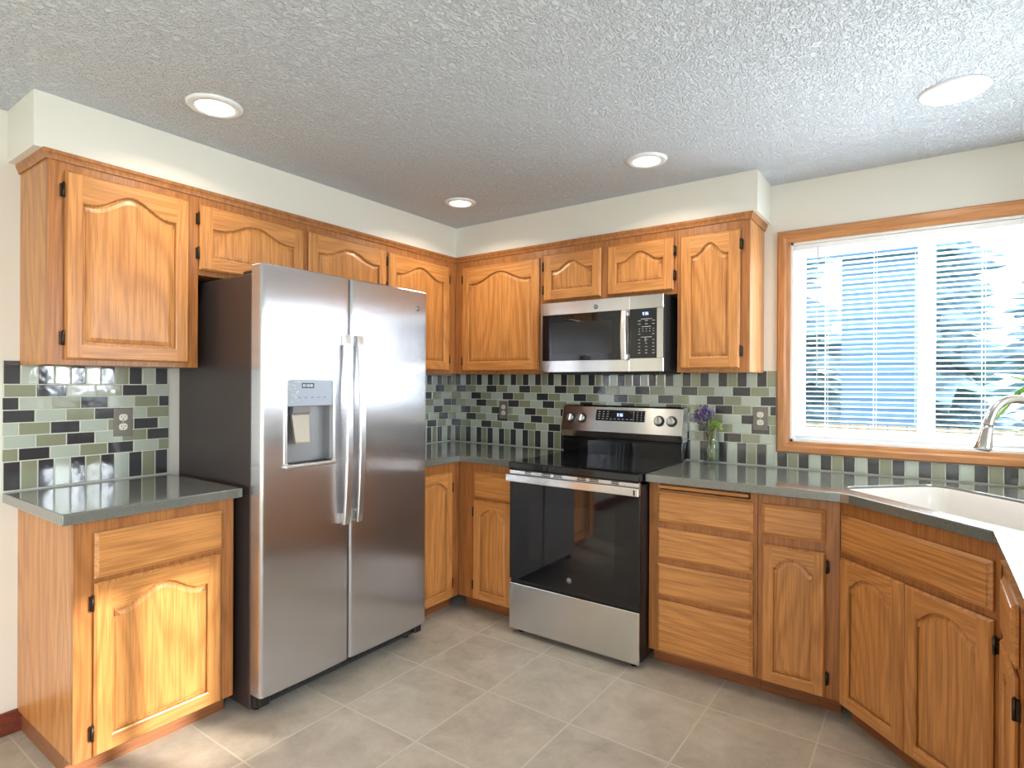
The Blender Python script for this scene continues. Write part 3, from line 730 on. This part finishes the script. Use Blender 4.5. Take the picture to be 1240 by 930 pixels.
nm = bpy.data.meshes.new_from_object(fd.evaluated_get(dg)); fd.modifiers.clear(); fd.data = nm; bpy.data.objects.remove(co)
for p in fd.data.polygons: p.use_smooth = p.normal.y < -.0 and abs(p.normal.z) < .5 and p.area > 0
m = door_obj(GAP+.003, FW, dz0, dz1); rd = m.build('refrigerator_door', fr, 'right refrigerator door')
for d_ in (fd, rd):
    try:
        d_.data.set_sharp_from_angle(angle=math.radians(35))
    except Exception: pass
# dispenser
yf = -.0805
m = MB()
def frame_ring(m, o_, i_, y0, y1, mat):
    A = rr_xz(o_[0], o_[1], o_[2], o_[3], .018); Bq = rr_xz(i_[0], i_[1], i_[2], i_[3], .010)
    m.rings([[Vector((x, y0, z)) for x, z in A], [Vector((x, y1, z)) for x, z in A], [Vector((x, y1, z)) for x, z in Bq], [Vector((x, y0+.02, z)) for x, z in Bq]], mat, True, False, False, False)
frame_ring(m, (dx0-.004, dx1+.004, hz0-.004, hz1+.004), (dx0+.008, dx1-.008, hz0+.012, hz1-.012), yf+.002, yf-.004, SATIN)
m.build('dispenser_frame', fd, 'bright silver dispenser surround')
m = MB()   # recess liner
x0, x1, z0, z1, yb = dx0+.002, dx1-.002, hz0+.002, 1.246+DZ, -.019
V = Vector
m.face([V((x0, yb, z0)), V((x1, yb, z0)), V((x1, yb, z1)), V((x0, yb, z1))], GREYP)
m.face([V((x0, yf, z0)), V((x0, yb, z0)), V((x0, yb, z1)), V((x0, yf, z1))], GREYP); m.face([V((x1, yf, z0)), V((x1, yb, z0)), V((x1, yb, z1)), V((x1, yf, z1))], GREYP)
m.face([V((x0, yf, z0)), V((x1, yf, z0)), V((x1, yb, z0)), V((x0, yb, z0))], GREYP); m.face([V((x0, yf, z1)), V((x1, yf, z1)), V((x1, yb, z1)), V((x0, yb, z1))], BLACKP)
m.build('dispenser_recess', fd, 'grey recessed bay')
m = MB(); m.box(dx0+.008, dx1-.008, yf-.0015, -.03, 1.243+DZ, 1.362+DZ, DISPAN, .002)
cp = m.build('control_panel', fd, 'pale grey dispenser control panel')
m = MB(); m.box(.183, .243, yf-.0022, yf-.001, 1.320+DZ, 1.342+DZ, LCD); m.build('display', cp, 'small dark display')
m = MB()
for k, (a, b) in enumerate(((.187, .196), (.199, .204), (.208, .219), (.222, .236))): m.box(a, b, yf-.0028, yf-.002, 1.325+DZ, 1.337+DZ, MARK)
for k in range(5): m.box(.165+k*.032, .177+k*.032, yf-.0022, yf-.001, 1.278+DZ, 1.281+DZ, MARKD)
rn = random.Random(3)
for k in range(26):
    cx_, cz_, rr_ = dx0+.014+rn.random()*.052, 1.256+DZ+rn.random()*.098, rn.uniform(.003, .007)
    m.tube([(cx_+rr_*math.cos(a), yf-.002, cz_+rr_*math.sin(a)) for a in [q*PI/4 for q in range(6)]], .0007, WHITEP, 4)
m.build('printed_marks', cp)
m = MB(); m.xprism([(-.070, 1.243), (-.030, 1.243), (-.030, 1.205), (-.055, 1.200), (-.066, 1.215)], .150, .235, GREYP)
ob = m.build('ice_chute', fd, 'grey chute'); ob.location.z = DZ
m = MB()
def quadring(x0, x1, y0, y1, z): return [V((x0, y0, z)), V((x1, y0, z)), V((x1, y1, z)), V((x0, y1, z))]
m.rings([quadring(.150, .232, -.060, -.046, 1.205+DZ), quadring(.156, .226, -.078, -.066, 1.090+DZ), quadring(.158, .224, -.078, -.068, 1.084+DZ)], PADDLE, True, True, True, False); m.build('paddle', fd, 'translucent grey ice paddle')
m = MB(); m.box(dx0-.002, dx1+.002, -.100, -.03, hz0-.006, hz0+.012, SATIN, .006, 2)
for k in range(9): m.box(dx0+.02+k*.024, dx0+.036+k*.024, -.078, -.036, hz0+.0115, hz0+.0135, BLACKP)
m.build('drip_tray', fd, 'bright drip tray ledge')
# handles
def fhandle(cx_, par, sgn):
    z0, z1 = .700+DZ, 1.562+DZ; m = MB(); n = 22; rings = []
    for j in range(n+1):
        t = j/n; z = z0+(z1-z0)*t; so = -.108-.022*math.sin(PI*t)**.7
        w_ = .0165
        rings.append([V((cx_-w_, so+.013, z)), V((cx_-w_, so+.003, z)), V((cx_-w_+.003, so, z)), V((cx_+w_-.003, so, z)), V((cx_+w_, so+.003, z)), V((cx_+w_, so+.013, z))])
    m.rings(rings, SATIN, True, True, True, False); h = m.build('handle', par, 'bowed satin steel bar handle')
    for za, zb_ in ((z0, z0+.05), (z1-.05, z1)): m = MB(); m.box(cx_-.014, cx_+.014, -.100, -.078, za, zb_, CHROME, .003); m.build('handle_mount', h)
fhandle(.4035, fd, 1); fhandle(.4775, rd, -1)
def badge(par, x, y, z, r, mat=MARKD):
    m = MB(); ring = []
    m.lathe([(r, 0), (r, .0008), (r*.86, .0012), (r*.84, .0004)], mat, (x, y, z), 24, 'y')
    # script-like monogram loops
    for sx in (-1, 1):
        pts = [(x+sx*r*(.22+.30*math.cos(a)), y-.0012, z+r*.42*math.sin(a)) for a in [q*PI/6-PI*.2 for q in range(9)]]
        m.tube(pts, r*.07, SATIN, 5)
    m.tube([(x-r*.5, y-.0012, z-r*.1), (x, y-.0012, z+r*.05), (x+r*.5, y-.0012, z-r*.15)], r*.06, SATIN, 5)
    return m.build('emblem', par, 'small round monogram emblem')
badge(rd, .875, -.0785, 1.733+DZ, .014)

# ------------------------------------------------------------------ range
rg = thing('range', 'stainless freestanding electric range with black glass cooktop and oven door', 'range', (XS0, -.660, FL))
D = DZ
m = MB(); m.box(.002, SW-.002, .0, .635, .035, .862+D, BLACKP, .002)
m.build('body', rg, 'black side panels')
for xx in (.05, SW-.05):
    for yy in (.04, .58): m = MB(); m.lathe([(.018, 0), (.018, .036)], BLACKP, (xx, yy, .0003), 12); m.build('foot', rg)
m = MB(); m.box(-.0, SW+.0, -.028, .585, .875+D, .917+D, COOKG, .008, 3)
ck = m.build('cooktop', rg, 'glossy black glass cooktop')
m = MB(); m.box(.006, SW-.006, -.014, .0, .8727+D, .8748+D, BLACKP); m.build('front_trim', rg)
RINGM = plain('burner_ring_print', srgb(70, 70, 74), .25)
m = MB()
for bx, by, br in ((.20, .13, .105), (.57, .13, .09), (.20, .40, .075), (.57, .40, .105), (.385, .44, .055)):
    for r_ in (br, br*.62):
        m.lathe([(r_-.0016, 0), (r_+.0016, 0)], RINGM, (bx, by, .9174+D), 40, cap0=False, cap1=False)
m.build('burner_ring', ck, 'faint printed burner rings')
# backguard
m = MB(); m.xprism([(.560, .9175+D), (.632, .9175+D), (.632, 1.0195+D), (.566, 1.0195+D), (.558, 1.0+D)], .004, SW-.004, BLACKG); m.build('rear_riser', rg, 'black glass riser')
bgp = [(.5385, 1.058+D), (.572, 1.205+D), (.580, 1.212+D), (.632, 1.212+D), (.632, 1.020+D), (.556, 1.020+D)]
m = MB(); m.xprism(bgp, .0, SW, STEEL); bk = m.build('control_panel', rg, 'slanted stainless control panel')
for a in (-.004, SW+.0002): m = MB(); m.xprism(bgp, a, a+.0038, SATIN); m.build('end_cap', bk)
sl = Matrix.Translation((0, .533, 1.034+D)) @ Matrix.Rotation(-math.atan2(.039, .171), 4, 'X')   # local: x, -y out of the panel, z up the slope
def onpanel(m, fn):
    t_ = MB(); fn(t_); m.merge(t_.bm, t_.mats[0], sl) if len(t_.mats) == 1 else None
m = MB(); t_ = MB(); t_.box(.232, .548, -.0035, .0, .092, .158, BLACKG, .002); m.merge(t_.bm, BLACKG, sl); dsp = m.build('display', bk, 'black touch display')
def seg7(m, ch, x, z, w_, h, mat, y, tr):
    S = {'0': 'abcdef', '1': 'bc', '2': 'abged', '3': 'abgcd', '4': 'fgbc', '5': 'afgcd', '6': 'afgedc', '8': 'abcdefg', '9': 'abcdfg'}[ch]; t = .16*w_+.0006
    R = {'a': (0, w_, h-t, h), 'd': (0, w_, 0, t), 'g': (0, w_, h/2-t/2, h/2+t/2), 'f': (0, t, h/2, h), 'e': (0, t, 0, h/2), 'b': (w_-t, w_, h/2, h), 'c': (w_-t, w_, 0, h/2)}
    for c in S:
        a = R[c]; q = MB(); q.box(x+a[0], x+a[1], y-.0006, y, z+a[2], z+a[3], mat); m.merge(q.bm, mat, tr)
def clock(par, x, z, w_, h, y, tr):
    m = MB(); seg7(m, '9', x, z, w_, h, DIGIT, y, tr)
    for zz in (.3, .65):
        q = MB(); q.box(x+w_*1.35, x+w_*1.5, y-.0006, y, z+h*zz, z+h*(zz+.1), DIGIT); m.merge(q.bm, DIGIT, tr)
    seg7(m, '3', x+w_*1.85, z, w_, h, DIGIT, y, tr); seg7(m, '6', x+w_*3.2, z, w_, h, DIGIT, y, tr)
    m.build('clock_digits', par, 'lit clock reading 9:36')
clock(dsp, .372, .121, .0085, .017, -.0036, sl)
m = MB()
for r_ in range(4):
    for c in range(3 if r_ < 3 else 9):
        if r_ < 3: xs_ = .248+c*.028
        else: xs_ = .248+c*.026
        q = MB(); q.box(xs_, xs_+.013, -.0040, -.0035, .145-r_*.0142, .1485-r_*.0142, MARK); m.merge(q.bm, MARK, sl)
    for c in range(3):
        q = MB(); q.box(.474+c*.024, .479+c*.024, -.0040, -.0035, .144-r_*.0142, .150-r_*.0142, MARK); m.merge(q.bm, MARK, sl)
m.build('printed_marks', dsp)
for kx in (.062, .138, .632, .706):
    kz = .103
    m = MB(); t_ = MB(); t_.lathe([(.030, 0), (.030, .006), (.027, .010)], BLACKP, (kx, 0, kz), 28, 'y'); m.merge(t_.bm, BLACKP, sl)
    kb = m.build('knob', bk, 'control knob with a bright steel grip')
    m = MB(); t_ = MB(); t_.lathe([(.0235, .008), (.0225, .022), (.020, .025)], SATIN, (kx, 0, kz), 28, 'y'); m.merge(t_.bm, SATIN, sl)
    t_ = MB(); t_.box(-.006, .006, -.036, -.020, -.021, .021, SATIN, .003)
    m.merge(t_.bm, SATIN, sl @ Matrix.Translation((kx, 0, kz)) @ Matrix.Rotation(.2 if kx < .4 else -.35, 4, 'Y')); m.build('knob_grip', kb)
    m = MB()
    for a in range(5):
        an = PI*(.15+a*.175); q = MB(); q.box(kx+.034*math.cos(an)-.002, kx+.034*math.cos(an)+.002, -.0005, .0, kz+.034*math.sin(an)-.0008, kz+.034*math.sin(an)+.0008, DGREY); m.merge(q.bm, DGREY, sl)
    m.build('dial_mark', bk)
# oven door
m = MB(); m.box(.003, SW-.003, -.016, -.001, .276+D, .812+D, BLACKG, .003, 2); od = m.build('oven_door', rg, 'black glass oven door')
WIN = plain('oven_window_glass', (.012, .012, .014, 1), .03, spec=.65)
m = MB(); m.box(.13, SW-.13, -.0166, -.0155, .40+D, .715+D, WIN); m.build('oven_window', od)
m = MB(); m.box(.003, SW-.003, -.018, -.001, .812+D, .8725+D, STEEL, .002); vt = m.build('door_top_band', od, 'stainless band with vent slots')
m = MB()
for a, b in ((.105, .145), (.215, .265), (.285, .335), (.425, .475), (.495, .545), (.615, .655)):
    for zz in (.8560, .8645): m.box(a, b, -.0190, -.0176, zz+D, zz+.0050+D, BLACKP)
m.build('vent_slot', vt, 'black vent slots')
m = MB(); m.box(-.008, SW+.001, -.041, -.029, .811+D, .851+D, STEEL, .003, 2); hd = m.build('handle', od, 'flat full-width stainless bar handle')
for a in (.03, SW-.06): m = MB(); m.box(a, a+.03, -.030, -.0175, .818+D, .842+D, STEEL, .003); m.build('handle_mount', hd)
m = MB(); m.box(SW-.026, SW-.017, -.0416, -.0406, .816+D, .842+D, DGREY, .0003); m.build('handle_slot', hd)
badge(od, .380, -.0168, .336+D, .015)
m = MB(); m.box(.003, SW-.003, -.018, -.001, .006+D, .256+D, STEEL, .004, 2); m.build('storage_drawer', rg, 'stainless storage drawer front')
m = MB(); m.box(.008, SW-.008, -.006, -.0, .256+D, .276+D, BLACKP); m.build('drawer_gap', rg)

# ------------------------------------------------------------------ microwave
MX = 1.0405; MW = .7475
mw = thing('microwave_oven', 'stainless over-the-range microwave mounted under the short wall cabinet', 'microwave', (MX, -.372, 1.410))
m = MB(); m.box(.0, MW, .0, .371, .004, .403, DGREY, .003); m.build('body', mw, 'dark metal case')
DW = .5605
m = MB()
m.box(0, DW, -.018, -.001, .330, .402, STEEL, .002); m.box(0, DW, -.018, -.001, .0, .066, STEEL, .002)
m.box(0, .012, -.018, -.001, .066, .330, STEEL); m.box(.518, DW, -.018, -.001, .066, .330, STEEL)
dr_ = m.build('door', mw, 'stainless framed door')
m = MB(); m.box(.012, .518, -.0165, -.002, .066, .330, BLACKG, .001); dwn = m.build('door_window', dr_, 'black glass window')
MESHW = plain('oven_mesh_window', (.02, .02, .021, 1), .08, spec=.5)
m = MB(); m.box(.07, .46, -.0169, -.0164, .105, .285, MESHW); m.build('inner_window', dwn)
m = MB(); n = 14; rings = []
for j in range(n+1):
    t = j/n; z = .064+.262*t; yy = -.044-.010*math.sin(PI*t)
    rings.append([V((.522, yy+.010, z)), V((.522, yy+.002, z)), V((.526, yy, z)), V((.548, yy, z)), V((.552, yy+.002, z)), V((.552, yy+.010, z))])
m.rings(rings, STEEL, True, True, True, False)
mh = m.build('handle', dr_, 'vertical bowed steel handle')
for a in (.07, .30): m = MB(); m.box(.527, .547, -.038, -.0175, a, a+.02, STEEL); m.build('handle_mount', mh)
badge(dr_, .360, -.0182, .360, .013)
m = MB(); m.box(DW+.001, MW, -.018, -.001, .330, .402, STEEL, .002); m.box(DW+.001, MW, -.018, -.001, 0, .072, STEEL, .002); m.box(.713, MW, -.018, -.001, .072, .330, STEEL); 
m.build('control_surround', mw, 'stainless surround of the keypad')
m = MB(); m.box(DW+.001, .713, -.0178, -.001, .072, .330, BLACKG, .001); kp = m.build('keypad', mw, 'black keypad panel')
I4 = Matrix.Identity(4); clock(kp, .634, .297, .0075, .014, -.0179, I4)
m = MB(); rn = random.Random(5)
for zz, n_, w_ in ((.276, 1, .06), (.267, 3, .016), (.250, 3, .014), (.236, 1, .05), (.225, 5, .006), (.212, 5, .006), (.197, 2, .012), (.181, 1, .06), (.167, 3, .010), (.149, 3, .010), (.131, 3, .010), (.113, 3, .012), (.098, 3, .012)):
    tot = .078
    for c in range(n_):
        cx_ = .655 if n_ == 1 else .655-tot/2+tot*c/(n_-1); m.box(cx_-w_/2, cx_+w_/2, -.0184, -.0178, zz-.0013, zz+.0013, MARK)
m.tube([(.655+.008*math.cos(a), -.0182, .167+.011*math.sin(a)) for a in [PI*.4+q*PI/7 for q in range(8)]], .0011, MARK, 5)
m.build('printed_marks', kp)
m = MB(); m.box(.03, MW-.03, .02, .33, -.010, .0035, BLACKP, .003)
for k in range(16): m.box(.08+k*.012, .086+k*.012, .06, .26, -.0115, -.0098, DGREY)
for k in range(16): m.box(.48+k*.012, .486+k*.012, .06, .26, -.0115, -.0098, DGREY)
m.build('underside_vent', mw, 'black underside with grease filters')

# ------------------------------------------------------------------ outlets
def outlet(label, loc, rz):
    t = thing('wall_outlet', label, 'outlet', loc, rz, 'duplex outlets on the tile')
    m = MB(); m.box(-.037, .037, -.005, -.0003, -.0615, .0615, PLATE, .002, 2); m.build('cover_plate', t, 'brushed steel cover plate')
    for s_ in (-1, 1):
        m = MB(); q = [(x, z) for x, z in rr_xz(-.0165, .0165, -.0145, .0145, .011)]
        m.rings([[V((x, -.0045, z+s_*.0205)) for x, z in q], [V((x, -.0066, z+s_*.0205)) for x, z in q]], IVORY, True, False, True, False)
        rc = m.build('receptacle', t, 'ivory receptacle')
        m = MB(); m.box(-.0075, -.0055, -.0070, -.0060, s_*.0205-.001, s_*.0205+.008, BLACKP); m.box(.0055, .0075, -.0070, -.0060, s_*.0205-.001, s_*.0205+.007, BLACKP)
        m.lathe([(.0026, 0), (.0026, .001)], BLACKP, (0, -.0060, s_*.0205-.007), 10, 'y'); m.build('slot', rc)
    m = MB(); m.lathe([(.0028, 0), (.0022, .0012)], SATIN, (0, -.0049, 0), 10, 'y'); m.build('screw', t)
outlet('steel duplex outlet on the tile left of the refrigerator', (.0062, -2.183, 1.166), RL)
outlet('steel duplex outlet on the tile left of the range', (.491, -.0062, 1.160), 0)
outlet('steel duplex outlet on the tile beside the window casing', (2.176, -.0062, 1.165), 0)

# ------------------------------------------------------------------ recessed ceiling lights
def can(label, x, y, r=.098, e_=4.5):
    t = thing('recessed_light', label, 'ceiling light', (x, y, CEIL), 0, 'recessed ceiling lights')
    m = MB(); m.lathe([(r, -.0003), (r, -.004), (r*.93, -.009), (r*.70, -.010), (r*.68, -.004)], TRIMW, (0, 0, 0), 40, cap0=False, cap1=False); m.build('trim_ring', t, 'white trim ring')
    m = MB(); m.lathe([(r*.70, -.004), (r*.55, -.0065), (r*.2, -.0075)], LAMPM, (0, 0, 0), 36); m.build('lens', t, 'glowing lens')
    l = light('can_light', 'AREA', (0, 0, -.016), e_, (1.0, .87, .70), direction=(0, 0, -1), size=r*1.3); l.data.shape = 'DISK'; l.data.spread = math.radians(150); l.parent = t
can('recessed ceiling light above the left cabinets, leftmost in the photo', .702, -2.142)
can('recessed ceiling light nearest the room corner, smallest in the photo', .698, -.722, .088)
can('recessed ceiling light in front of the microwave cabinets', 1.828, -.714, .092)
can('recessed ceiling light above the sink, rightmost in the photo', 2.966, -.70, .104)
can('unseen recessed fill light added behind the camera, left side', .9, -4.3, .098, 9)  # this lamp and the next are unseen, added to fill the room
can('unseen recessed fill light added behind the camera, right side', 2.8, -4.6, .098, 9)

# ------------------------------------------------------------------ vase with flowers
va = thing('flower_vase', 'clear glass vase holding flowers, on the counter right of the range', 'vase', (1.945, -.090, KT))
m = MB(); R0 = .041; Hh = .178
m.lathe([(R0-.004, .0005), (R0, .004), (R0, Hh), (R0-.003, Hh), (R0-.003, .016), (.002, .014)], VGLASS, (0, 0, 0), 40); m.build('glass', va, smooth=True)
m = MB(); m.lathe([(R0-.0033, .0165), (R0-.0033, .085)], WATER, (0, 0, 0), 36); m.build('water', va)
fw = thing('cut_flowers', 'purple sprigs, dark leaves and pale green bloom standing in the glass vase', 'flowers', (1.945, -.090, KT))
rn = random.Random(11)
stems = [((-.010, 0, .02), (-.028, -.004, .19), (-.070, 0, .268)), ((.004, .006, .02), (-.012, .006, .20), (-.036, .004, .285)), ((.012, -.004, .02), (.006, 0, .12), (.022, -.004, .205)), ((0, -.01, .02), (-.01, -.012, .13), (-.012, -.012, .262)), ((-.006, .01, .02), (-.02, .01, .15), (-.055, .01, .225))]
for k, c in enumerate(stems):
    m = MB(); pts = [Vector(c[0]).lerp(Vector(c[1]), j/5) for j in range(5)]+[Vector(c[1]).lerp(Vector(c[2]), j/4) for j in range(5)]
    m.tube(pts, .004 if k != 2 else .010, STEMM, 8); m.build('stem', fw)
def blade(m, base, d, L, w_, mat, curl=.2, n=6, up=Vector((0, 0, 1))):
    d = d.normalized(); side = d.cross(up)
    side = side.normalized() if side.length > .01 else Vector((1, 0, 0)); nn = side.cross(d)
    rings = []
    for j in range(n+1):
        t = j/n; ww = w_*math.sin(PI*min(1, .08+t*.92))**.8+.0004; p = base+d*L*t-up*(curl*L*t*t)
        rings.append([p-side*ww, p+nn*ww*.25, p+side*ww, p-nn*ww*.05])
    m.rings(rings, mat, True, True, True)
m = MB()
for k in range(130):
    c = Vector((-.034, 0, .272))+Vector((rn.gauss(0, .020), rn.gauss(0, .013), rn.gauss(0, .016)))
    blade(m, c, Vector((rn.gauss(0, 1), rn.gauss(0, 1), rn.gauss(.4, 1))), rn.uniform(.014, .026), .0065, PURP, .1, 4)
for k in range(36):
    c = Vector((-.070, 0, .262))+Vector((rn.gauss(0, .010), rn.gauss(0, .008), rn.gauss(0, .010)))
    blade(m, c, Vector((rn.gauss(-.5, 1), rn.gauss(0, 1), rn.gauss(.4, 1))), .018, .006, PURP, .1, 4)
m.build('purple_blossom', fw, 'purple blossom cluster')
m = MB()
for b_, d_, L in (((-.030, 0, .20), (-1, -.2, .25), .055), ((-.035, 0, .215), (-1, -.1, .75), .05), ((-.028, 0, .235), (.2, -.4, 1), .05), ((-.02, 0, .19), (-.8, .1, -.2), .04), ((-.045, 0, .235), (-1, -.3, .1), .045), ((-.012, -.01, .23), (.3, -.2, .9), .05), ((-.03, 0, .18), (-.6, -.4, .5), .045), ((-.02, -.01, .20), (-.7, -.3, .7), .05), ((-.015, 0, .215), (-.2, -.3, 1), .05), ((-.03, -.01, .21), (-1, -.2, .5), .05), ((-.018, -.012, .175), (-.5, -.5, .8), .05)):
    blade(m, Vector(b_), Vector(d_), L*1.15, .011, LEAFD, .15)
m.build('dark_leaf', fw, 'dark and silvery leaves')
m = MB()
for k in range(170):
    a = rn.uniform(0, 2*PI); ph = rn.uniform(-.3, PI/2); rr_ = .010
    d_ = Vector((math.cos(a)*math.cos(ph), math.sin(a)*math.cos(ph), math.sin(ph)+.15))
    blade(m, Vector((.022, -.004, .196))+d_*rr_, d_, rn.uniform(.026, .038), .0075, LEAFG, .12, 4)
m.build('green_bloom', fw, 'pale green leafy bloom')
m = MB()
for k in range(26):
    c = Vector((-.014, -.01, .150))+Vector((rn.gauss(0, .006), rn.gauss(0, .006), rn.gauss(0, .012))); blade(m, c, Vector((rn.gauss(0, 1), rn.gauss(0, 1), rn.gauss(.5, 1))), .016, .005, PEACH, .1, 4)
m.build('peach_petal', fw, 'peach petals at the rim')

# ------------------------------------------------------------------ potted plant on the counter, mostly past the right edge of the frame
pt = thing('potted_plant', 'potted plant with long green leaves arching behind the faucet', 'plant', (3.36, -.13, KT))
m = MB(); m.lathe([(.045, .0004), (.050, .004), (.062, .10), (.066, .11), (.060, .11), (.056, .098)], POTM, (0, 0, 0), 32, cap1=False); m.build('pot', pt)
m = MB(); m.lathe([(.0565, .094), (.001, .097)], SOIL, (0, 0, 0), 24); m.build('soil', pt)
m = MB()
for a, b_ in (((0, 0, .09), (-.01, 0, .50)), ((.015, .01, .09), (.03, .01, .46)), ((-.015, -.008, .09), (-.045, -.01, .42))): m.tube([a, b_], [.007, .006], BAMB, 10)
m.build('cane', pt)
def leafpath(pts, w_, par):
    m = MB(); P_ = smooth_path(pts, 6); n = len(P_); rings = []
    for i, p in enumerate(P_):
        t = i/(n-1); d_ = (Vector(P_[min(i+1, n-1)])-Vector(P_[max(i-1, 0)])).normalized(); s_ = d_.cross(Vector((0, 1, .15))).normalized()
        ww = w_*math.sin(PI*min(1, .06+t*.94))**.7+.0005; p = Vector(p)
        rings.append([p-s_*ww, p+Vector((0, -.003, 0)), p+s_*ww, p+Vector((0, .001, 0))])
    m.rings(rings, BAMB, True, True, True); m.build('leaf', par)
B0 = Vector((3.36, -.13, KT))
def L(*q): return [tuple(Vector(a)-B0) for a in q]
leafpath(L((3.33, -.13, 1.34), (3.27, -.12, 1.372), (3.22, -.11, 1.372), (3.168, -.10, 1.385)), .006, pt)
leafpath(L((3.32, -.13, 1.33), (3.26, -.11, 1.352), (3.20, -.10, 1.315), (3.16, -.09, 1.25), (3.118, -.08, 1.185)), .0085, pt)
leafpath(L((3.37, -.13, 1.38), (3.40, -.12, 1.46), (3.45, -.12, 1.50), (3.52, -.12, 1.47)), .012, pt)
leafpath(L((3.36, -.13, 1.36), (3.33, -.16, 1.47), (3.31, -.20, 1.50), (3.33, -.26, 1.46)), .012, pt)
leafpath(L((3.39, -.12, 1.33), (3.45, -.12, 1.36), (3.52, -.13, 1.33)), .011, pt)
